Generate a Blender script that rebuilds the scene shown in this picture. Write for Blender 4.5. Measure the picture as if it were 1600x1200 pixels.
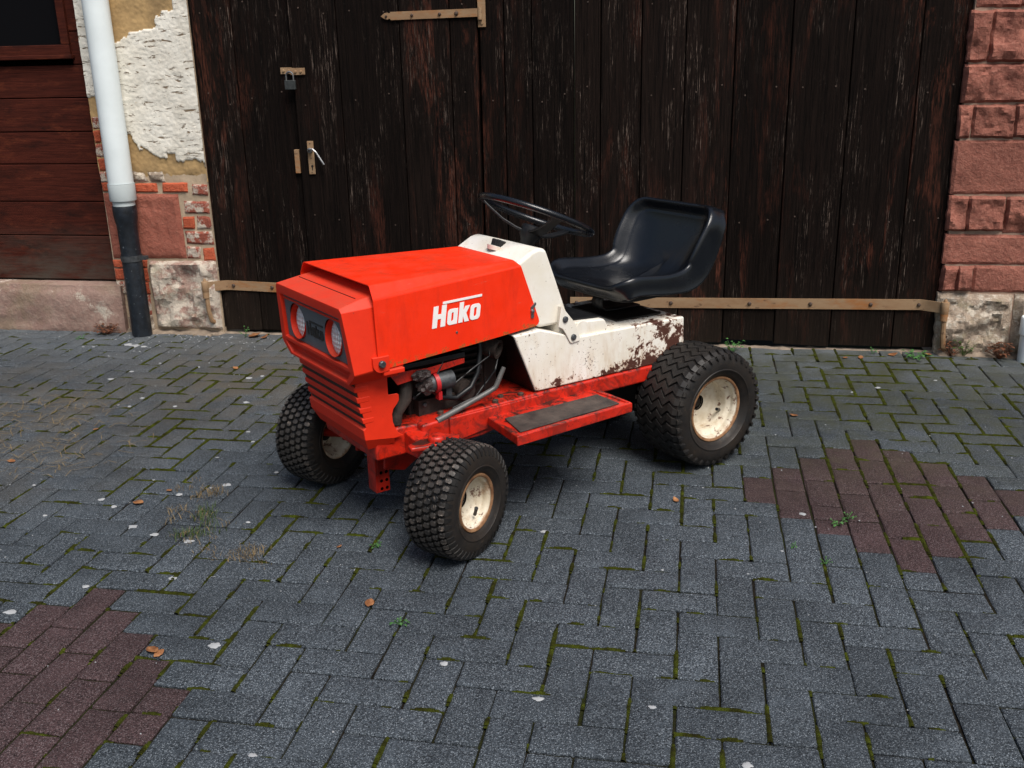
import bpy, bmesh, math, random
from mathutils import Vector, Matrix, noise as mn
from mathutils.geometry import tessellate_polygon
R = math.radians
random.seed(7)
for o in list(bpy.data.objects): bpy.data.objects.remove(o)
S = bpy.context.scene
C = S.collection

# ------------------------------------------------------------------ camera
CAM_F, CAM_YAW, CAM_PITCH, CAM_ROLL = 1548.465, 0.1832062, 0.3173763, -0.0224819
CAM_LOC = Vector((0.200682, -1.992575, 1.366543))
cy, sy = math.cos(CAM_YAW), math.sin(CAM_YAW)
fwd = Vector((-sy*math.cos(CAM_PITCH), cy*math.cos(CAM_PITCH), -math.sin(CAM_PITCH)))
r0 = Vector((cy, sy, 0)); u0 = r0.cross(fwd)
cr, sr = math.cos(CAM_ROLL), math.sin(CAM_ROLL)
CR, CU = cr*r0+sr*u0, -sr*r0+cr*u0
cd = bpy.data.cameras.new('camera'); cam = bpy.data.objects.new('camera', cd); C.objects.link(cam)
cd.sensor_width = 36; cd.lens = CAM_F/1600*36; cd.clip_start = 0.05; cd.clip_end = 1000
cam.matrix_world = Matrix(((CR.x, CU.x, -fwd.x, CAM_LOC.x), (CR.y, CU.y, -fwd.y, CAM_LOC.y), (CR.z, CU.z, -fwd.z, CAM_LOC.z), (0, 0, 0, 1)))
S.camera = cam
S.render.resolution_x, S.render.resolution_y = 1024, 768

# ------------------------------------------------------------------ light
SUN_EL, SUN_AZ = R(58), R(-52)          # azimuth of the light source, measured from +X
W = bpy.data.worlds.new('World'); S.world = W; W.use_nodes = True
wn = W.node_tree.nodes; wl = W.node_tree.links; wn.clear()
sky = wn.new('ShaderNodeTexSky'); sky.sky_type = 'NISHITA'; sky.sun_disc = False
sky.sun_elevation = SUN_EL; sky.sun_rotation = R(90)-SUN_AZ; sky.air_density = 1.3; sky.dust_density = 4.0; sky.ozone_density = 1.0
bg = wn.new('ShaderNodeBackground'); bg.inputs['Strength'].default_value = 0.05
wo = wn.new('ShaderNodeOutputWorld'); wl.new(sky.outputs[0], bg.inputs[0]); wl.new(bg.outputs[0], wo.inputs[0])
sd = bpy.data.lights.new('sun', 'SUN'); sun = bpy.data.objects.new('sun', sd); C.objects.link(sun)
sd.energy = 2.0; sd.angle = R(32); sd.color = (1.0, 0.965, 0.92)
sdir = Vector((math.cos(SUN_EL)*math.cos(SUN_AZ), math.cos(SUN_EL)*math.sin(SUN_AZ), math.sin(SUN_EL)))
sun.rotation_euler = sdir.to_track_quat('Z', 'Y').to_euler(); sun.location = (3, -4, 6)
S.view_settings.view_transform = 'Standard'; S.view_settings.look = 'None'; S.view_settings.gamma = 1.0
S.view_settings.exposure = 1.05
S.view_settings.use_curve_mapping = False

# ------------------------------------------------------------------ material helpers
class NT:
    def __init__(s, name):
        s.m = bpy.data.materials.new(name); s.m.use_nodes = True
        s.t = s.m.node_tree; s.n = s.t.nodes; s.n.clear()
        s.out = s.n.new('ShaderNodeOutputMaterial'); s.b = s.n.new('ShaderNodeBsdfPrincipled')
        s.t.links.new(s.b.outputs[0], s.out.inputs[0]); s.tc = s.n.new('ShaderNodeTexCoord'); s.oi = None
    def set(s, sock, v):
        if hasattr(v, 'is_output') or isinstance(v, bpy.types.NodeSocket): s.t.links.new(v, sock)
        elif isinstance(v, (tuple, list)) and sock.type == 'RGBA': sock.default_value = (*v[:3], 1)
        else: sock.default_value = v
    def P(s, **k):
        for a, v in k.items(): s.set(s.b.inputs[a.replace('_', ' ')], v)
        return s.m
    def obj(s, scale=(1, 1, 1), rnd=True):
        mp = s.n.new('ShaderNodeMapping'); mp.inputs['Scale'].default_value = scale
        v = s.tc.outputs['Object']
        if rnd:
            a = s.n.new('ShaderNodeVectorMath'); a.operation = 'ADD'; s.t.links.new(v, a.inputs[0])
            q = s.n.new('ShaderNodeMath'); q.operation = 'MULTIPLY'; q.inputs[1].default_value = 37.0
            s.t.links.new(s.rand(), q.inputs[0]); s.t.links.new(q.outputs[0], a.inputs[1]); v = a.outputs[0]
        s.t.links.new(v, mp.inputs['Vector']); return mp.outputs[0]
    def world(s, scale=(1, 1, 1)):
        g = s.n.new('ShaderNodeNewGeometry'); mp = s.n.new('ShaderNodeMapping'); mp.inputs['Scale'].default_value = scale
        s.t.links.new(g.outputs['Position'], mp.inputs['Vector']); return mp.outputs[0]
    def rand(s):
        if not s.oi: s.oi = s.n.new('ShaderNodeObjectInfo')
        return s.oi.outputs['Random']
    def island(s):
        g = s.n.new('ShaderNodeNewGeometry'); return g.outputs['Random Per Island']
    def noise(s, vec, scale, detail=4, rough=0.55, dist=0.0):
        x = s.n.new('ShaderNodeTexNoise'); s.t.links.new(vec, x.inputs['Vector'])
        x.inputs['Scale'].default_value = scale; x.inputs['Detail'].default_value = detail
        x.inputs['Roughness'].default_value = rough; x.inputs['Distortion'].default_value = dist
        return x.outputs['Fac']
    def vor(s, vec, scale, feat='F1', rnd=1.0, out='Distance'):
        x = s.n.new('ShaderNodeTexVoronoi'); x.feature = feat; s.t.links.new(vec, x.inputs['Vector'])
        x.inputs['Scale'].default_value = scale; x.inputs['Randomness'].default_value = rnd
        return x.outputs[out]
    def wave(s, vec, scale, dist=0, direction='X'):
        x = s.n.new('ShaderNodeTexWave'); x.bands_direction = direction; s.t.links.new(vec, x.inputs['Vector'])
        x.inputs['Scale'].default_value = scale; x.inputs['Distortion'].default_value = dist; return x.outputs['Fac']
    def ramp(s, fac, stops):
        x = s.n.new('ShaderNodeValToRGB'); s.set(x.inputs[0], fac); e = x.color_ramp.elements
        while len(e) < len(stops): e.new(0.5)
        for i, (p, c) in enumerate(stops):
            e[i].position = p; c = (c, c, c) if not isinstance(c, (tuple, list)) else c; e[i].color = (*c[:3], 1)
        return x.outputs[0]
    def mix(s, fac, a, b, mode='MIX'):
        x = s.n.new('ShaderNodeMix'); x.data_type = 'RGBA'; x.blend_type = mode
        s.set(x.inputs[0], fac); s.set(x.inputs[6], a); s.set(x.inputs[7], b); return x.outputs[2]
    def math(s, op, a, b=0.0, clamp=False):
        x = s.n.new('ShaderNodeMath'); x.operation = op; x.use_clamp = clamp; s.set(x.inputs[0], a); s.set(x.inputs[1], b); return x.outputs[0]
    def sep(s, vec):
        x = s.n.new('ShaderNodeSeparateXYZ'); s.t.links.new(vec, x.inputs[0]); return x.outputs
    def blob(s, center, radius):           # 1 at a world point, 0 beyond radius
        g = s.world(); d = s.n.new('ShaderNodeVectorMath'); d.operation = 'DISTANCE'
        s.t.links.new(g, d.inputs[0]); d.inputs[1].default_value = center
        return s.ramp(s.math('DIVIDE', d.outputs['Value'], radius), [(0.0, 1.0), (1.0, 0.0)])
    def bump(s, h, strength=0.3, dist=0.01):
        x = s.n.new('ShaderNodeBump'); x.inputs['Strength'].default_value = strength; x.inputs['Distance'].default_value = dist
        s.t.links.new(h, x.inputs['Height']); s.t.links.new(x.outputs[0], s.b.inputs['Normal'])
M = {}

def mat_paver(name, c0, c1, fleck):
    t = NT(name); v = t.obj(rnd=True)
    rnd = t.math('FRACT', t.math('ADD', t.math('MULTIPLY', t.rand(), 7.13), t.island()))
    fine = t.noise(v, 150, 4, 0.85)
    base = t.mix(t.ramp(fine, [(0.40, 0.0), (0.60, 1.0)]), c0, c1)
    base = t.mix(t.ramp(t.vor(v, 170), [(0.16, 1.0), (0.27, 0.0)]), base, fleck)
    base = t.mix(t.ramp(t.noise(v, 260, 3, 0.7), [(0.57, 0.0), (0.62, 0.9)]), base, fleck)
    base = t.mix(t.ramp(t.noise(v, 300, 3, 0.7), [(0.36, 0.8), (0.44, 0.0)]), base, tuple(a*0.35 for a in c0))
    tone = t.math('ADD', t.math('MULTIPLY', rnd, 0.20), 0.89)
    hs = t.n.new('ShaderNodeHueSaturation'); t.set(hs.inputs['Value'], tone); t.t.links.new(base, hs.inputs['Color']); base = hs.outputs[0]
    w = t.world()
    # blotchy dirt, brown silt and a green film, each with its own outline
    dirt = t.ramp(t.noise(w, 2.3, 6, 0.65), [(0.42, 0.0), (0.72, 0.55)])
    base = t.mix(dirt, base, tuple(a*0.62 for a in c0))
    lite = t.ramp(t.noise(w, 7.0, 5, 0.7), [(0.5, 0.0), (0.75, 0.28)])
    base = t.mix(lite, base, tuple(min(1, a*1.7) for a in c1))
    dust = t.math('MULTIPLY', t.ramp(t.math('DIVIDE', t.sep(w)[1], 3.0), [(0.70, 0.0), (0.92, 1.0)]), t.ramp(t.noise(w, 4.5, 6, 0.7), [(0.34, 0.15), (0.62, 0.75)]))
    base = t.mix(dust, base, (0.125, 0.135, 0.140))
    silt = t.math('MULTIPLY', t.blob((-1.75, 2.1, 0), 1.0), t.ramp(t.noise(w, 6, 5, 0.65), [(0.32, 0.0), (0.60, 0.95)]))
    silt2 = t.math('MULTIPLY', t.blob((-2.6, 1.4, 0), 1.2), t.ramp(t.noise(w, 5, 6, 0.65), [(0.36, 0.0), (0.62, 0.85)]))
    base = t.mix(t.math('MAXIMUM', silt, silt2), base, (0.092, 0.078, 0.058))
    film = t.math('MULTIPLY', t.blob((0.95, 2.30, 0), 1.5), t.ramp(t.noise(w, 7, 6, 0.7), [(0.36, 0.0), (0.62, 0.95)]))
    base = t.mix(film, base, (0.042, 0.044, 0.020))
    h = t.math('ADD', t.math('MULTIPLY', fine, 0.6), t.math('MULTIPLY', t.vor(v, 230), 0.6))
    t.bump(h, 0.8, 0.005)
    return t.P(Base_Color=base, Roughness=t.ramp(fine, [(0.3, 0.62), (0.7, 0.85)]), Specular_IOR_Level=0.22)
M['paver'] = mat_paver('grey_concrete_paver', (0.0135, 0.0178, 0.0225), (0.062, 0.0755, 0.0905), (0.215, 0.245, 0.275))
M['paver_red'] = mat_paver('red_concrete_paver', (0.020, 0.0115, 0.0120), (0.070, 0.041, 0.043), (0.155, 0.12, 0.125))

def mat_simple(name, col, rough=0.6, metal=0.0, spec=0.5, var=0.25, scale=18, bump=0.15, col2=None, rnd=True):
    t = NT(name); v = t.obj(rnd=rnd); n = t.noise(v, scale, 6, 0.62)
    c = t.mix(t.ramp(n, [(0.3, 0.0), (0.7, 1.0)]), tuple(a*(1-var) for a in col), col2 or tuple(min(1, a*(1+var)) for a in col))
    t.bump(t.noise(v, scale*6, 4, 0.6), bump, 0.003)
    return t.P(Base_Color=c, Roughness=t.ramp(n, [(0.3, max(0, rough-0.08)), (0.7, min(1, rough+0.1))]), Metallic=metal, Specular_IOR_Level=spec)

def mat_soil():
    t = NT('joint_soil'); w = t.world()
    c = t.mix(t.ramp(t.noise(w, 40, 5, 0.65), [(0.3, 0.0), (0.7, 1.0)]), (0.006, 0.005, 0.004), (0.022, 0.018, 0.013))
    g = t.ramp(t.noise(w, 3.0, 5, 0.6), [(0.42, 0.0), (0.6, 0.8)])
    c = t.mix(t.math('MULTIPLY', g, t.ramp(t.noise(w, 60, 3, 0.6), [(0.35, 0.2), (0.6, 1.0)])), c, (0.020, 0.026, 0.005))
    t.bump(t.noise(w, 160, 4, 0.7), 0.7, 0.006)
    return t.P(Base_Color=c, Roughness=0.95, Specular_IOR_Level=0.05)
M['soil'] = mat_soil()
def mat_moss():
    t = NT('moss'); w = t.world()
    c = t.ramp(t.noise(w, 26, 5, 0.7), [(0.28, (0.014, 0.011, 0.004)), (0.44, (0.030, 0.032, 0.004)), (0.60, (0.055, 0.068, 0.006)), (0.76, (0.115, 0.145, 0.012))])
    t.bump(t.noise(w, 260, 3, 0.7), 1.0, 0.010)
    return t.P(Base_Color=c, Roughness=1.0, Specular_IOR_Level=0.1)
M['moss'] = mat_moss()

def mat_gate():
    t = NT('weathered_gate_wood'); v = t.obj((1, 1, 0.03)); v2 = t.obj((1, 1, 0.13)); vo = t.obj((1, 1, 0.42))
    grain = t.noise(v, 120, 6, 0.75, 0.5)
    c = t.mix(t.ramp(grain, [(0.36, 0.0), (0.62, 1.0)]), (0.0020, 0.0014, 0.0011), (0.0135, 0.0082, 0.0064))
    # worn reddish undercoat in long patches
    worn = t.math('MULTIPLY', t.ramp(t.noise(v2, 9, 6, 0.78, 0.8), [(0.50, 0.0), (0.60, 1.0)]), t.ramp(t.noise(t.world((1, 1, 0.4)), 2.0, 2, 0.5), [(0.40, 0.0), (0.60, 1.0)]))
    worn = t.math('MULTIPLY', worn, t.ramp(t.noise(t.obj((1, 1, 0.07)), 170, 5, 0.8), [(0.44, 0.0), (0.56, 1.0)]))
    c = t.mix(worn, c, (0.088, 0.029, 0.018))
    # knots
    k = t.vor(vo, 2.6); kn = t.ramp(k, [(0.03, 1.0), (0.14, 0.0)])
    c = t.mix(t.math('MULTIPLY', kn, t.ramp(t.noise(vo, 60, 5, 0.8), [(0.47, 0.0), (0.58, 1.0)])), c, (0.060, 0.019, 0.012))
    # pale scratched fibres
    s1 = t.ramp(t.noise(v, 260, 4, 0.8), [(0.57, 0.0), (0.65, 1.0)])
    s2 = t.ramp(t.noise(t.obj((1, 1, 0.22)), 8, 6, 0.78), [(0.50, 0.0), (0.62, 1.0)])
    c = t.mix(t.math('MULTIPLY', s1, s2), c, (0.22, 0.165, 0.135))
    c = t.mix(t.math('MULTIPLY', t.ramp(t.noise(t.obj((1, 1, 0.5)), 95, 3, 0.7), [(0.71, 0.0), (0.75, 0.7)]), t.ramp(t.noise(vo, 6, 3, 0.6), [(0.45, 0.0), (0.62, 1.0)])), c, (0.20, 0.165, 0.145))
    # grey-brown splash zone at the foot
    z = t.sep(t.world())[2]
    foot = t.math('MULTIPLY', t.ramp(z, [(0.0, 1.0), (0.40, 0.0)]), t.ramp(t.noise(v2, 22, 5, 0.7), [(0.3, 0.35), (0.6, 1.0)]))
    c = t.mix(t.math('MULTIPLY', foot, 0.75), c, (0.020, 0.0145, 0.0105))
    hs = t.n.new('ShaderNodeHueSaturation'); t.set(hs.inputs['Value'], t.math('ADD', t.math('MULTIPLY', t.rand(), 0.6), 0.65)); t.t.links.new(c, hs.inputs['Color'])
    t.bump(t.math('ADD', grain, t.math('MULTIPLY', t.noise(v, 300, 3, 0.7), 0.6)), 0.8, 0.006)
    return t.P(Base_Color=hs.outputs[0], Roughness=t.ramp(grain, [(0.3, 0.6), (0.7, 0.85)]), Specular_IOR_Level=0.07)
M['gate'] = mat_gate()
def mat_door():
    t = NT('red_door_wood'); v = t.obj((0.05, 1, 1)); v2 = t.obj((0.3, 1, 1))
    g = t.noise(v, 130, 5, 0.7, 0.4)
    c = t.mix(t.ramp(g, [(0.3, 0.0), (0.7, 1.0)]), (0.024, 0.0050, 0.0030), (0.078, 0.0165, 0.0092))
    dk = t.ramp(t.noise(v2, 9, 6, 0.7), [(0.52, 0.0), (0.66, 0.9)])
    c = t.mix(t.math('MULTIPLY', dk, t.ramp(g, [(0.35, 0.3), (0.6, 1.0)])), c, (0.006, 0.0035, 0.003))
    c = t.mix(t.ramp(t.noise(v2, 16, 5, 0.7), [(0.56, 0.0), (0.68, 0.7)]), c, (0.11, 0.026, 0.012))
    z = t.sep(t.world())[2]
    wear = t.math('MULTIPLY', t.ramp(z, [(0.27, 1.0), (0.58, 0.0)]), t.ramp(t.noise(v2, 12, 6, 0.75), [(0.34, 0.0), (0.6, 1.0)]))
    c = t.mix(wear, c, (0.060, 0.048, 0.038))
    t.bump(g, 0.5, 0.003)
    return t.P(Base_Color=c, Roughness=0.7, Specular_IOR_Level=0.12)
M['door'] = mat_door()

def mat_stone(name, a, b, c_, scale=9, lime=0.0, moss=0.0):
    t = NT(name); v = t.obj()
    n = t.noise(v, scale, 7, 0.65); f = t.noise(v, scale*9, 4, 0.7)
    c = t.mix(t.ramp(n, [(0.3, 0.0), (0.7, 1.0)]), a, b)
    c = t.mix(t.ramp(f, [(0.45, 0.0), (0.7, 0.55)]), c, c_)
    hs = t.n.new('ShaderNodeHueSaturation'); t.set(hs.inputs['Value'], t.math('ADD', t.math('MULTIPLY', t.rand(), 0.35), 0.82)); t.t.links.new(c, hs.inputs['Color']); c = hs.outputs[0]
    if lime: c = t.mix(t.ramp(t.noise(v, scale*1.6, 7, 0.72), [(0.62-lime*0.3, 0.0), (0.70-lime*0.3, 0.9)]), c, (0.52, 0.46, 0.38))
    if moss: c = t.mix(t.ramp(t.noise(v, scale*1.1, 5, 0.65), [(0.52, 0.0), (0.66, moss)]), c, (0.16, 0.15, 0.07))
    t.bump(t.math('ADD', t.noise(v, scale*3, 6, 0.7), t.math('MULTIPLY', f, 0.5)), 0.8, 0.012)
    return t.P(Base_Color=c, Roughness=0.9, Specular_IOR_Level=0.25)
M['sandstone'] = mat_stone('red_sandstone', (0.19, 0.066, 0.048), (0.32, 0.118, 0.083), (0.42, 0.19, 0.14))
M['sandstone_smooth'] = mat_stone('dressed_red_sandstone', (0.20, 0.060, 0.040), (0.265, 0.088, 0.060), (0.30, 0.12, 0.085), 6)
M['base_stone'] = mat_stone('limed_base_stone', (0.235, 0.13, 0.105), (0.33, 0.235, 0.19), (0.40, 0.34, 0.28), 7, 0.55, 0.35)
M['rubble'] = mat_stone('rough_footing_stone', (0.20, 0.15, 0.115), (0.36, 0.28, 0.21), (0.42, 0.36, 0.29), 12, 0.35, 0.4)
M['brick'] = mat_stone('old_brick', (0.34, 0.062, 0.028), (0.46, 0.095, 0.042), (0.50, 0.16, 0.09), 14)
M['brick_limed'] = mat_stone('limed_old_brick', (0.22, 0.055, 0.038), (0.34, 0.09, 0.055), (0.40, 0.16, 0.11), 13, 0.5)
M['mortar'] = mat_simple('lime_mortar', (0.38, 0.29, 0.20), 0.95, var=0.3, scale=14, bump=0.6)
M['mortar_grey'] = mat_simple('weathered_mortar', (0.36, 0.245, 0.18), 0.95, var=0.3, scale=14, bump=0.6)
M['ochre'] = mat_simple('ochre_plaster', (0.36, 0.235, 0.105), 0.95, var=0.3, scale=9, bump=0.6)
def mat_cream():
    t = NT('cream_limewash'); v = t.obj(rnd=False)
    c = t.mix(t.ramp(t.noise(v, 8, 6, 0.65), [(0.3, 0.0), (0.7, 1.0)]), (0.60, 0.56, 0.48), (0.80, 0.77, 0.69))
    vs = t.obj((0.22, 1, 1), rnd=False)
    cr_ = t.ramp(t.noise(vs, 55, 5, 0.7, 0.5), [(0.575, 0.0), (0.62, 0.95)])
    c = t.mix(cr_, c, (0.17, 0.12, 0.075))
    c = t.mix(t.ramp(t.noise(v, 45, 4, 0.7), [(0.64, 0.0), (0.70, 0.7)]), c, (0.38, 0.28, 0.16))
    t.bump(t.math('SUBTRACT', t.noise(v, 60, 5, 0.7), cr_), 0.6, 0.006)
    return t.P(Base_Color=c, Roughness=0.9, Specular_IOR_Level=0.2)
M['cream'] = mat_cream()
M['sill'] = mat_stone('worn_step_stone', (0.22, 0.135, 0.11), (0.30, 0.20, 0.165), (0.35, 0.27, 0.22), 3.5, 0.1, 0.3)
M['grit'] = mat_simple('gritty_dirt', (0.20, 0.155, 0.115), 0.95, var=0.45, scale=22, bump=0.8)
M['zinc'] = mat_simple('pale_zinc', (0.68, 0.74, 0.75), 0.42, 0.0, 0.5, 0.06, 5, 0.03)
M['zinc_dark'] = mat_simple('grey_zinc_collar', (0.47, 0.52, 0.525), 0.45, 0.0, 0.5, 0.08, 8, 0.05)
def mat_iron():
    t = NT('black_cast_iron'); v = t.obj(rnd=False)
    c = t.mix(t.ramp(t.noise(v, 30, 5, 0.7), [(0.35, 0.0), (0.7, 1.0)]), (0.0035, 0.0050, 0.0075), (0.013, 0.018, 0.026))
    c = t.mix(t.ramp(t.noise(v, 75, 4, 0.7), [(0.66, 0.0), (0.70, 0.8)]), c, (0.22, 0.24, 0.26))
    t.bump(t.noise(v, 60, 4, 0.7), 0.35, 0.004)
    return t.P(Base_Color=c, Roughness=0.42, Specular_IOR_Level=0.5)
M['iron'] = mat_iron()
def mat_strap():
    t = NT('painted_rusty_strap'); v = t.obj((0.35, 1, 1))
    c = t.mix(t.ramp(t.noise(v, 16, 6, 0.65), [(0.35, 0.0), (0.65, 1.0)]), (0.30, 0.20, 0.115), (0.235, 0.135, 0.07))
    c = t.mix(t.ramp(t.noise(v, 11, 5, 0.7), [(0.52, 0.0), (0.66, 0.9)]), c, (0.28, 0.105, 0.028))
    c = t.mix(t.ramp(t.noise(v, 38, 4, 0.7), [(0.62, 0.0), (0.70, 0.8)]), c, (0.055, 0.025, 0.015))
    t.bump(t.noise(v, 90, 4, 0.7), 0.3, 0.003)
    return t.P(Base_Color=c, Roughness=0.7, Specular_IOR_Level=0.3)
M['strap'] = mat_strap()
M['bolt'] = mat_simple('rusty_bolt', (0.075, 0.050, 0.038), 0.6, 0.3, 0.5, 0.4, 90, 0.3)
M['steel'] = mat_simple('bare_steel', (0.28, 0.28, 0.285), 0.35, 0.9, 0.5, 0.15, 60, 0.05)
M['lockgrey'] = mat_simple('grey_padlock', (0.045, 0.05, 0.05), 0.5, 0.4, 0.5, 0.2, 60, 0.1)
M['dark'] = mat_simple('dark_void', (0.002, 0.002, 0.002), 1.0, 0, 0.0, var=0.1)
def mat_red():
    t = NT('red_tractor_paint'); v = t.obj(rnd=False)
    c = t.mix(t.ramp(t.noise(v, 7, 6, 0.65), [(0.3, 0.0), (0.7, 1.0)]), (0.78, 0.024, 0.0022), (0.86, 0.031, 0.0035))
    g = t.n.new('ShaderNodeNewGeometry'); nz = t.sep(g.outputs['True Normal'])[2]
    # dust and chalking settle on surfaces that face up
    dust = t.math('MULTIPLY', t.ramp(nz, [(0.55, 0.0), (0.95, 1.0)]), t.ramp(t.noise(v, 9, 7, 0.72, 0.6), [(0.42, 0.0), (0.64, 0.55)]))
    c = t.mix(dust, c, (0.46, 0.040, 0.014))
    c = t.mix(t.math('MULTIPLY', t.ramp(t.noise(v, 120, 3, 0.7), [(0.68, 0.0), (0.74, 0.5)]), 1.0), c, (0.30, 0.02, 0.01))
    x_, y_, z_ = t.sep(v)
    scr = t.math('MULTIPLY', t.ramp(t.noise(t.obj((0.08, 1, 1), rnd=False), 190, 3, 0.7), [(0.66, 0.0), (0.70, 1.0)]), t.ramp(t.noise(v, 6, 4, 0.7), [(0.5, 0.0), (0.62, 0.7)]))
    c = t.mix(scr, c, (0.62, 0.12, 0.07))
    grime = t.math('MULTIPLY', t.ramp(t.noise(t.obj((1, 1, 0.25), rnd=False), 16, 6, 0.72), [(0.50, 0.0), (0.72, 0.5)]), 0.8)
    c = t.mix(grime, c, (0.40, 0.016, 0.005))
    rust = t.math('ADD', t.ramp(z_, [(0.562, 0.30), (0.60, 0.0)]), t.math('ADD', t.math('MULTIPLY', t.ramp(x_, [(0.56, 0.12), (0.80, 0.0)]), 1.0), t.noise(v, 45, 6, 0.75)))
    c = t.mix(t.ramp(rust, [(0.78, 0.0), (0.86, 0.9)]), c, (0.32, 0.09, 0.02))
    t.bump(t.math('ADD', t.noise(v, 5, 3, 0.5), t.math('MULTIPLY', t.noise(v, 30, 4, 0.6), 0.12)), 0.16, 0.012)
    return t.P(Base_Color=c, Roughness=t.ramp(t.noise(v, 18, 5, 0.6), [(0.3, 0.34), (0.7, 0.55)]), Specular_IOR_Level=0.4)
M['red'] = mat_red()
def mat_redplastic():
    t = NT('faded_red_cowl'); v = t.obj(rnd=False)
    c = t.mix(t.ramp(t.noise(v, 9, 6, 0.7), [(0.3, 0.0), (0.7, 1.0)]), (0.60, 0.022, 0.005), (0.72, 0.030, 0.007))
    g = t.n.new('ShaderNodeNewGeometry'); nz = t.sep(g.outputs['True Normal'])[2]
    dust = t.math('MULTIPLY', t.ramp(nz, [(0.3, 0.0), (0.9, 1.0)]), t.ramp(t.noise(v, 13, 6, 0.7), [(0.3, 0.1), (0.7, 0.65)]))
    c = t.mix(dust, c, (0.42, 0.070, 0.040))
    c = t.mix(t.ramp(t.noise(v, 90, 4, 0.75), [(0.66, 0.0), (0.72, 0.5)]), c, (0.24, 0.03, 0.02))
    t.bump(t.noise(v, 200, 3, 0.6), 0.08, 0.002)
    return t.P(Base_Color=c, Roughness=0.55, Specular_IOR_Level=0.3)
M['redcowl'] = mat_redplastic()
def mat_redframe():
    t = NT('scuffed_red_chassis'); v = t.obj(rnd=False)
    c = t.mix(t.ramp(t.noise(v, 12, 6, 0.7), [(0.3, 0.0), (0.7, 1.0)]), (0.40, 0.012, 0.004), (0.56, 0.020, 0.006))
    g = t.n.new('ShaderNodeNewGeometry'); nz = t.sep(g.outputs['True Normal'])[2]
    gr = t.math('MULTIPLY', t.ramp(nz, [(0.0, 0.55), (0.8, 1.0)]), t.ramp(t.noise(v, 17, 7, 0.75, 0.8), [(0.47, 0.0), (0.58, 0.95)]))
    c = t.mix(gr, c, (0.018, 0.009, 0.006))
    c = t.mix(t.ramp(t.noise(v, 60, 4, 0.75), [(0.62, 0.0), (0.68, 0.8)]), c, (0.02, 0.012, 0.01))
    t.bump(t.noise(v, 40, 4, 0.6), 0.15, 0.004)
    return t.P(Base_Color=c, Roughness=t.ramp(t.noise(v, 25, 4, 0.6), [(0.3, 0.3), (0.7, 0.6)]), Specular_IOR_Level=0.5)
M['redframe'] = mat_redframe()
def mat_white(name, amount, spot):
    t = NT(name); v = t.obj(rnd=False)
    c = t.mix(t.ramp(t.noise(v, 9, 6, 0.65), [(0.35, 0.0), (0.7, 1.0)]), (0.72, 0.675, 0.58), (0.80, 0.775, 0.72))
    st = t.ramp(t.noise(t.obj((1, 1, 0.25), rnd=False), 14, 6, 0.7), [(0.52, 0.0), (0.72, 0.6)])
    c = t.mix(st, c, (0.52, 0.39, 0.25))
    n = t.noise(v, 15, 9, 0.74, 0.2)
    if amount:
        x, y, z = t.sep(v)
        # paint has flaked off towards the rear and along the bottom edge
        bias = t.math('ADD', t.ramp(x, [(0.0, 0.17), (0.36, 0.0)]), t.ramp(z, [(0.355, 0.13), (0.415, 0.0)]))
        c = t.mix(t.math('MULTIPLY', t.ramp(z, [(0.36, 1.0), (0.50, 0.0)]), t.ramp(t.noise(t.obj((1, 1, 0.3), rnd=False), 30, 5, 0.7), [(0.4, 0.0), (0.7, 0.7)])), c, (0.42, 0.27, 0.15))
        k = t.math('ADD', n, t.math('MULTIPLY', bias, amount))
        c = t.mix(t.ramp(k, [(0.655, 0.0), (0.672, 0.7)]), c, (0.30, 0.12, 0.05))
        c = t.mix(t.ramp(k, [(0.675, 0.0), (0.685, 1.0)]), c, (0.070, 0.026, 0.018))
    sp = t.noise(v, 110, 3, 0.7)
    k2 = t.math('ADD', sp, t.math('MULTIPLY', t.ramp(t.noise(v, 6, 3, 0.6), [(0.4, 0.0), (0.7, 1.0)]), 0.075*spot))
    c = t.mix(t.ramp(k2, [(0.685, 0.0), (0.705, 1.0)]), c, (0.085, 0.034, 0.020))
    t.bump(t.math('SUBTRACT', 1.0, n), 0.12, 0.004)
    return t.P(Base_Color=c, Roughness=0.45, Specular_IOR_Level=0.4)
M['white'] = mat_white('stained_white_paint', 0.0, 0.0)
M['whiterust'] = mat_white('rusting_white_paint', 1.15, 1.7)
def mat_rim(name, ra, rb_):
    t = NT(name); v = t.obj()
    c = t.mix(t.ramp(t.noise(v, 14, 5, 0.65), [(0.3, 0.0), (0.7, 1.0)]), (0.46, 0.385, 0.27), (0.70, 0.655, 0.55))
    rr = t.n.new('ShaderNodeVectorMath'); rr.operation = 'LENGTH'; cmb = t.n.new('ShaderNodeCombineXYZ'); q = t.sep(t.tc.outputs['Object'])
    t.t.links.new(q[0], cmb.inputs[0]); t.t.links.new(q[2], cmb.inputs[1]); t.t.links.new(cmb.outputs[0], rr.inputs[0])
    n = t.noise(v, 24, 6, 0.72)
    c = t.mix(t.ramp(n, [(0.54, 0.0), (0.70, 0.55)]), c, (0.30, 0.18, 0.09))
    low = t.ramp(q[2], [(0.0, 0.14), (0.5, 0.0)])
    c = t.mix(t.ramp(t.math('ADD', t.noise(v, 40, 5, 0.7), low), [(0.72, 0.0), (0.77, 0.9)]), c, (0.10, 0.035, 0.02))
    band = t.math('ADD', t.ramp(t.math('DIVIDE', rr.outputs['Value'], rb_), [(ra, 0.0), (1.0, 0.34)]), t.noise(v, 16, 5, 0.7))
    c = t.mix(t.ramp(band, [(0.66, 0.0), (0.82, 0.85)]), c, (0.26, 0.125, 0.05))
    t.bump(n, 0.12, 0.003)
    return t.P(Base_Color=c, Roughness=0.5, Specular_IOR_Level=0.3)
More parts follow.
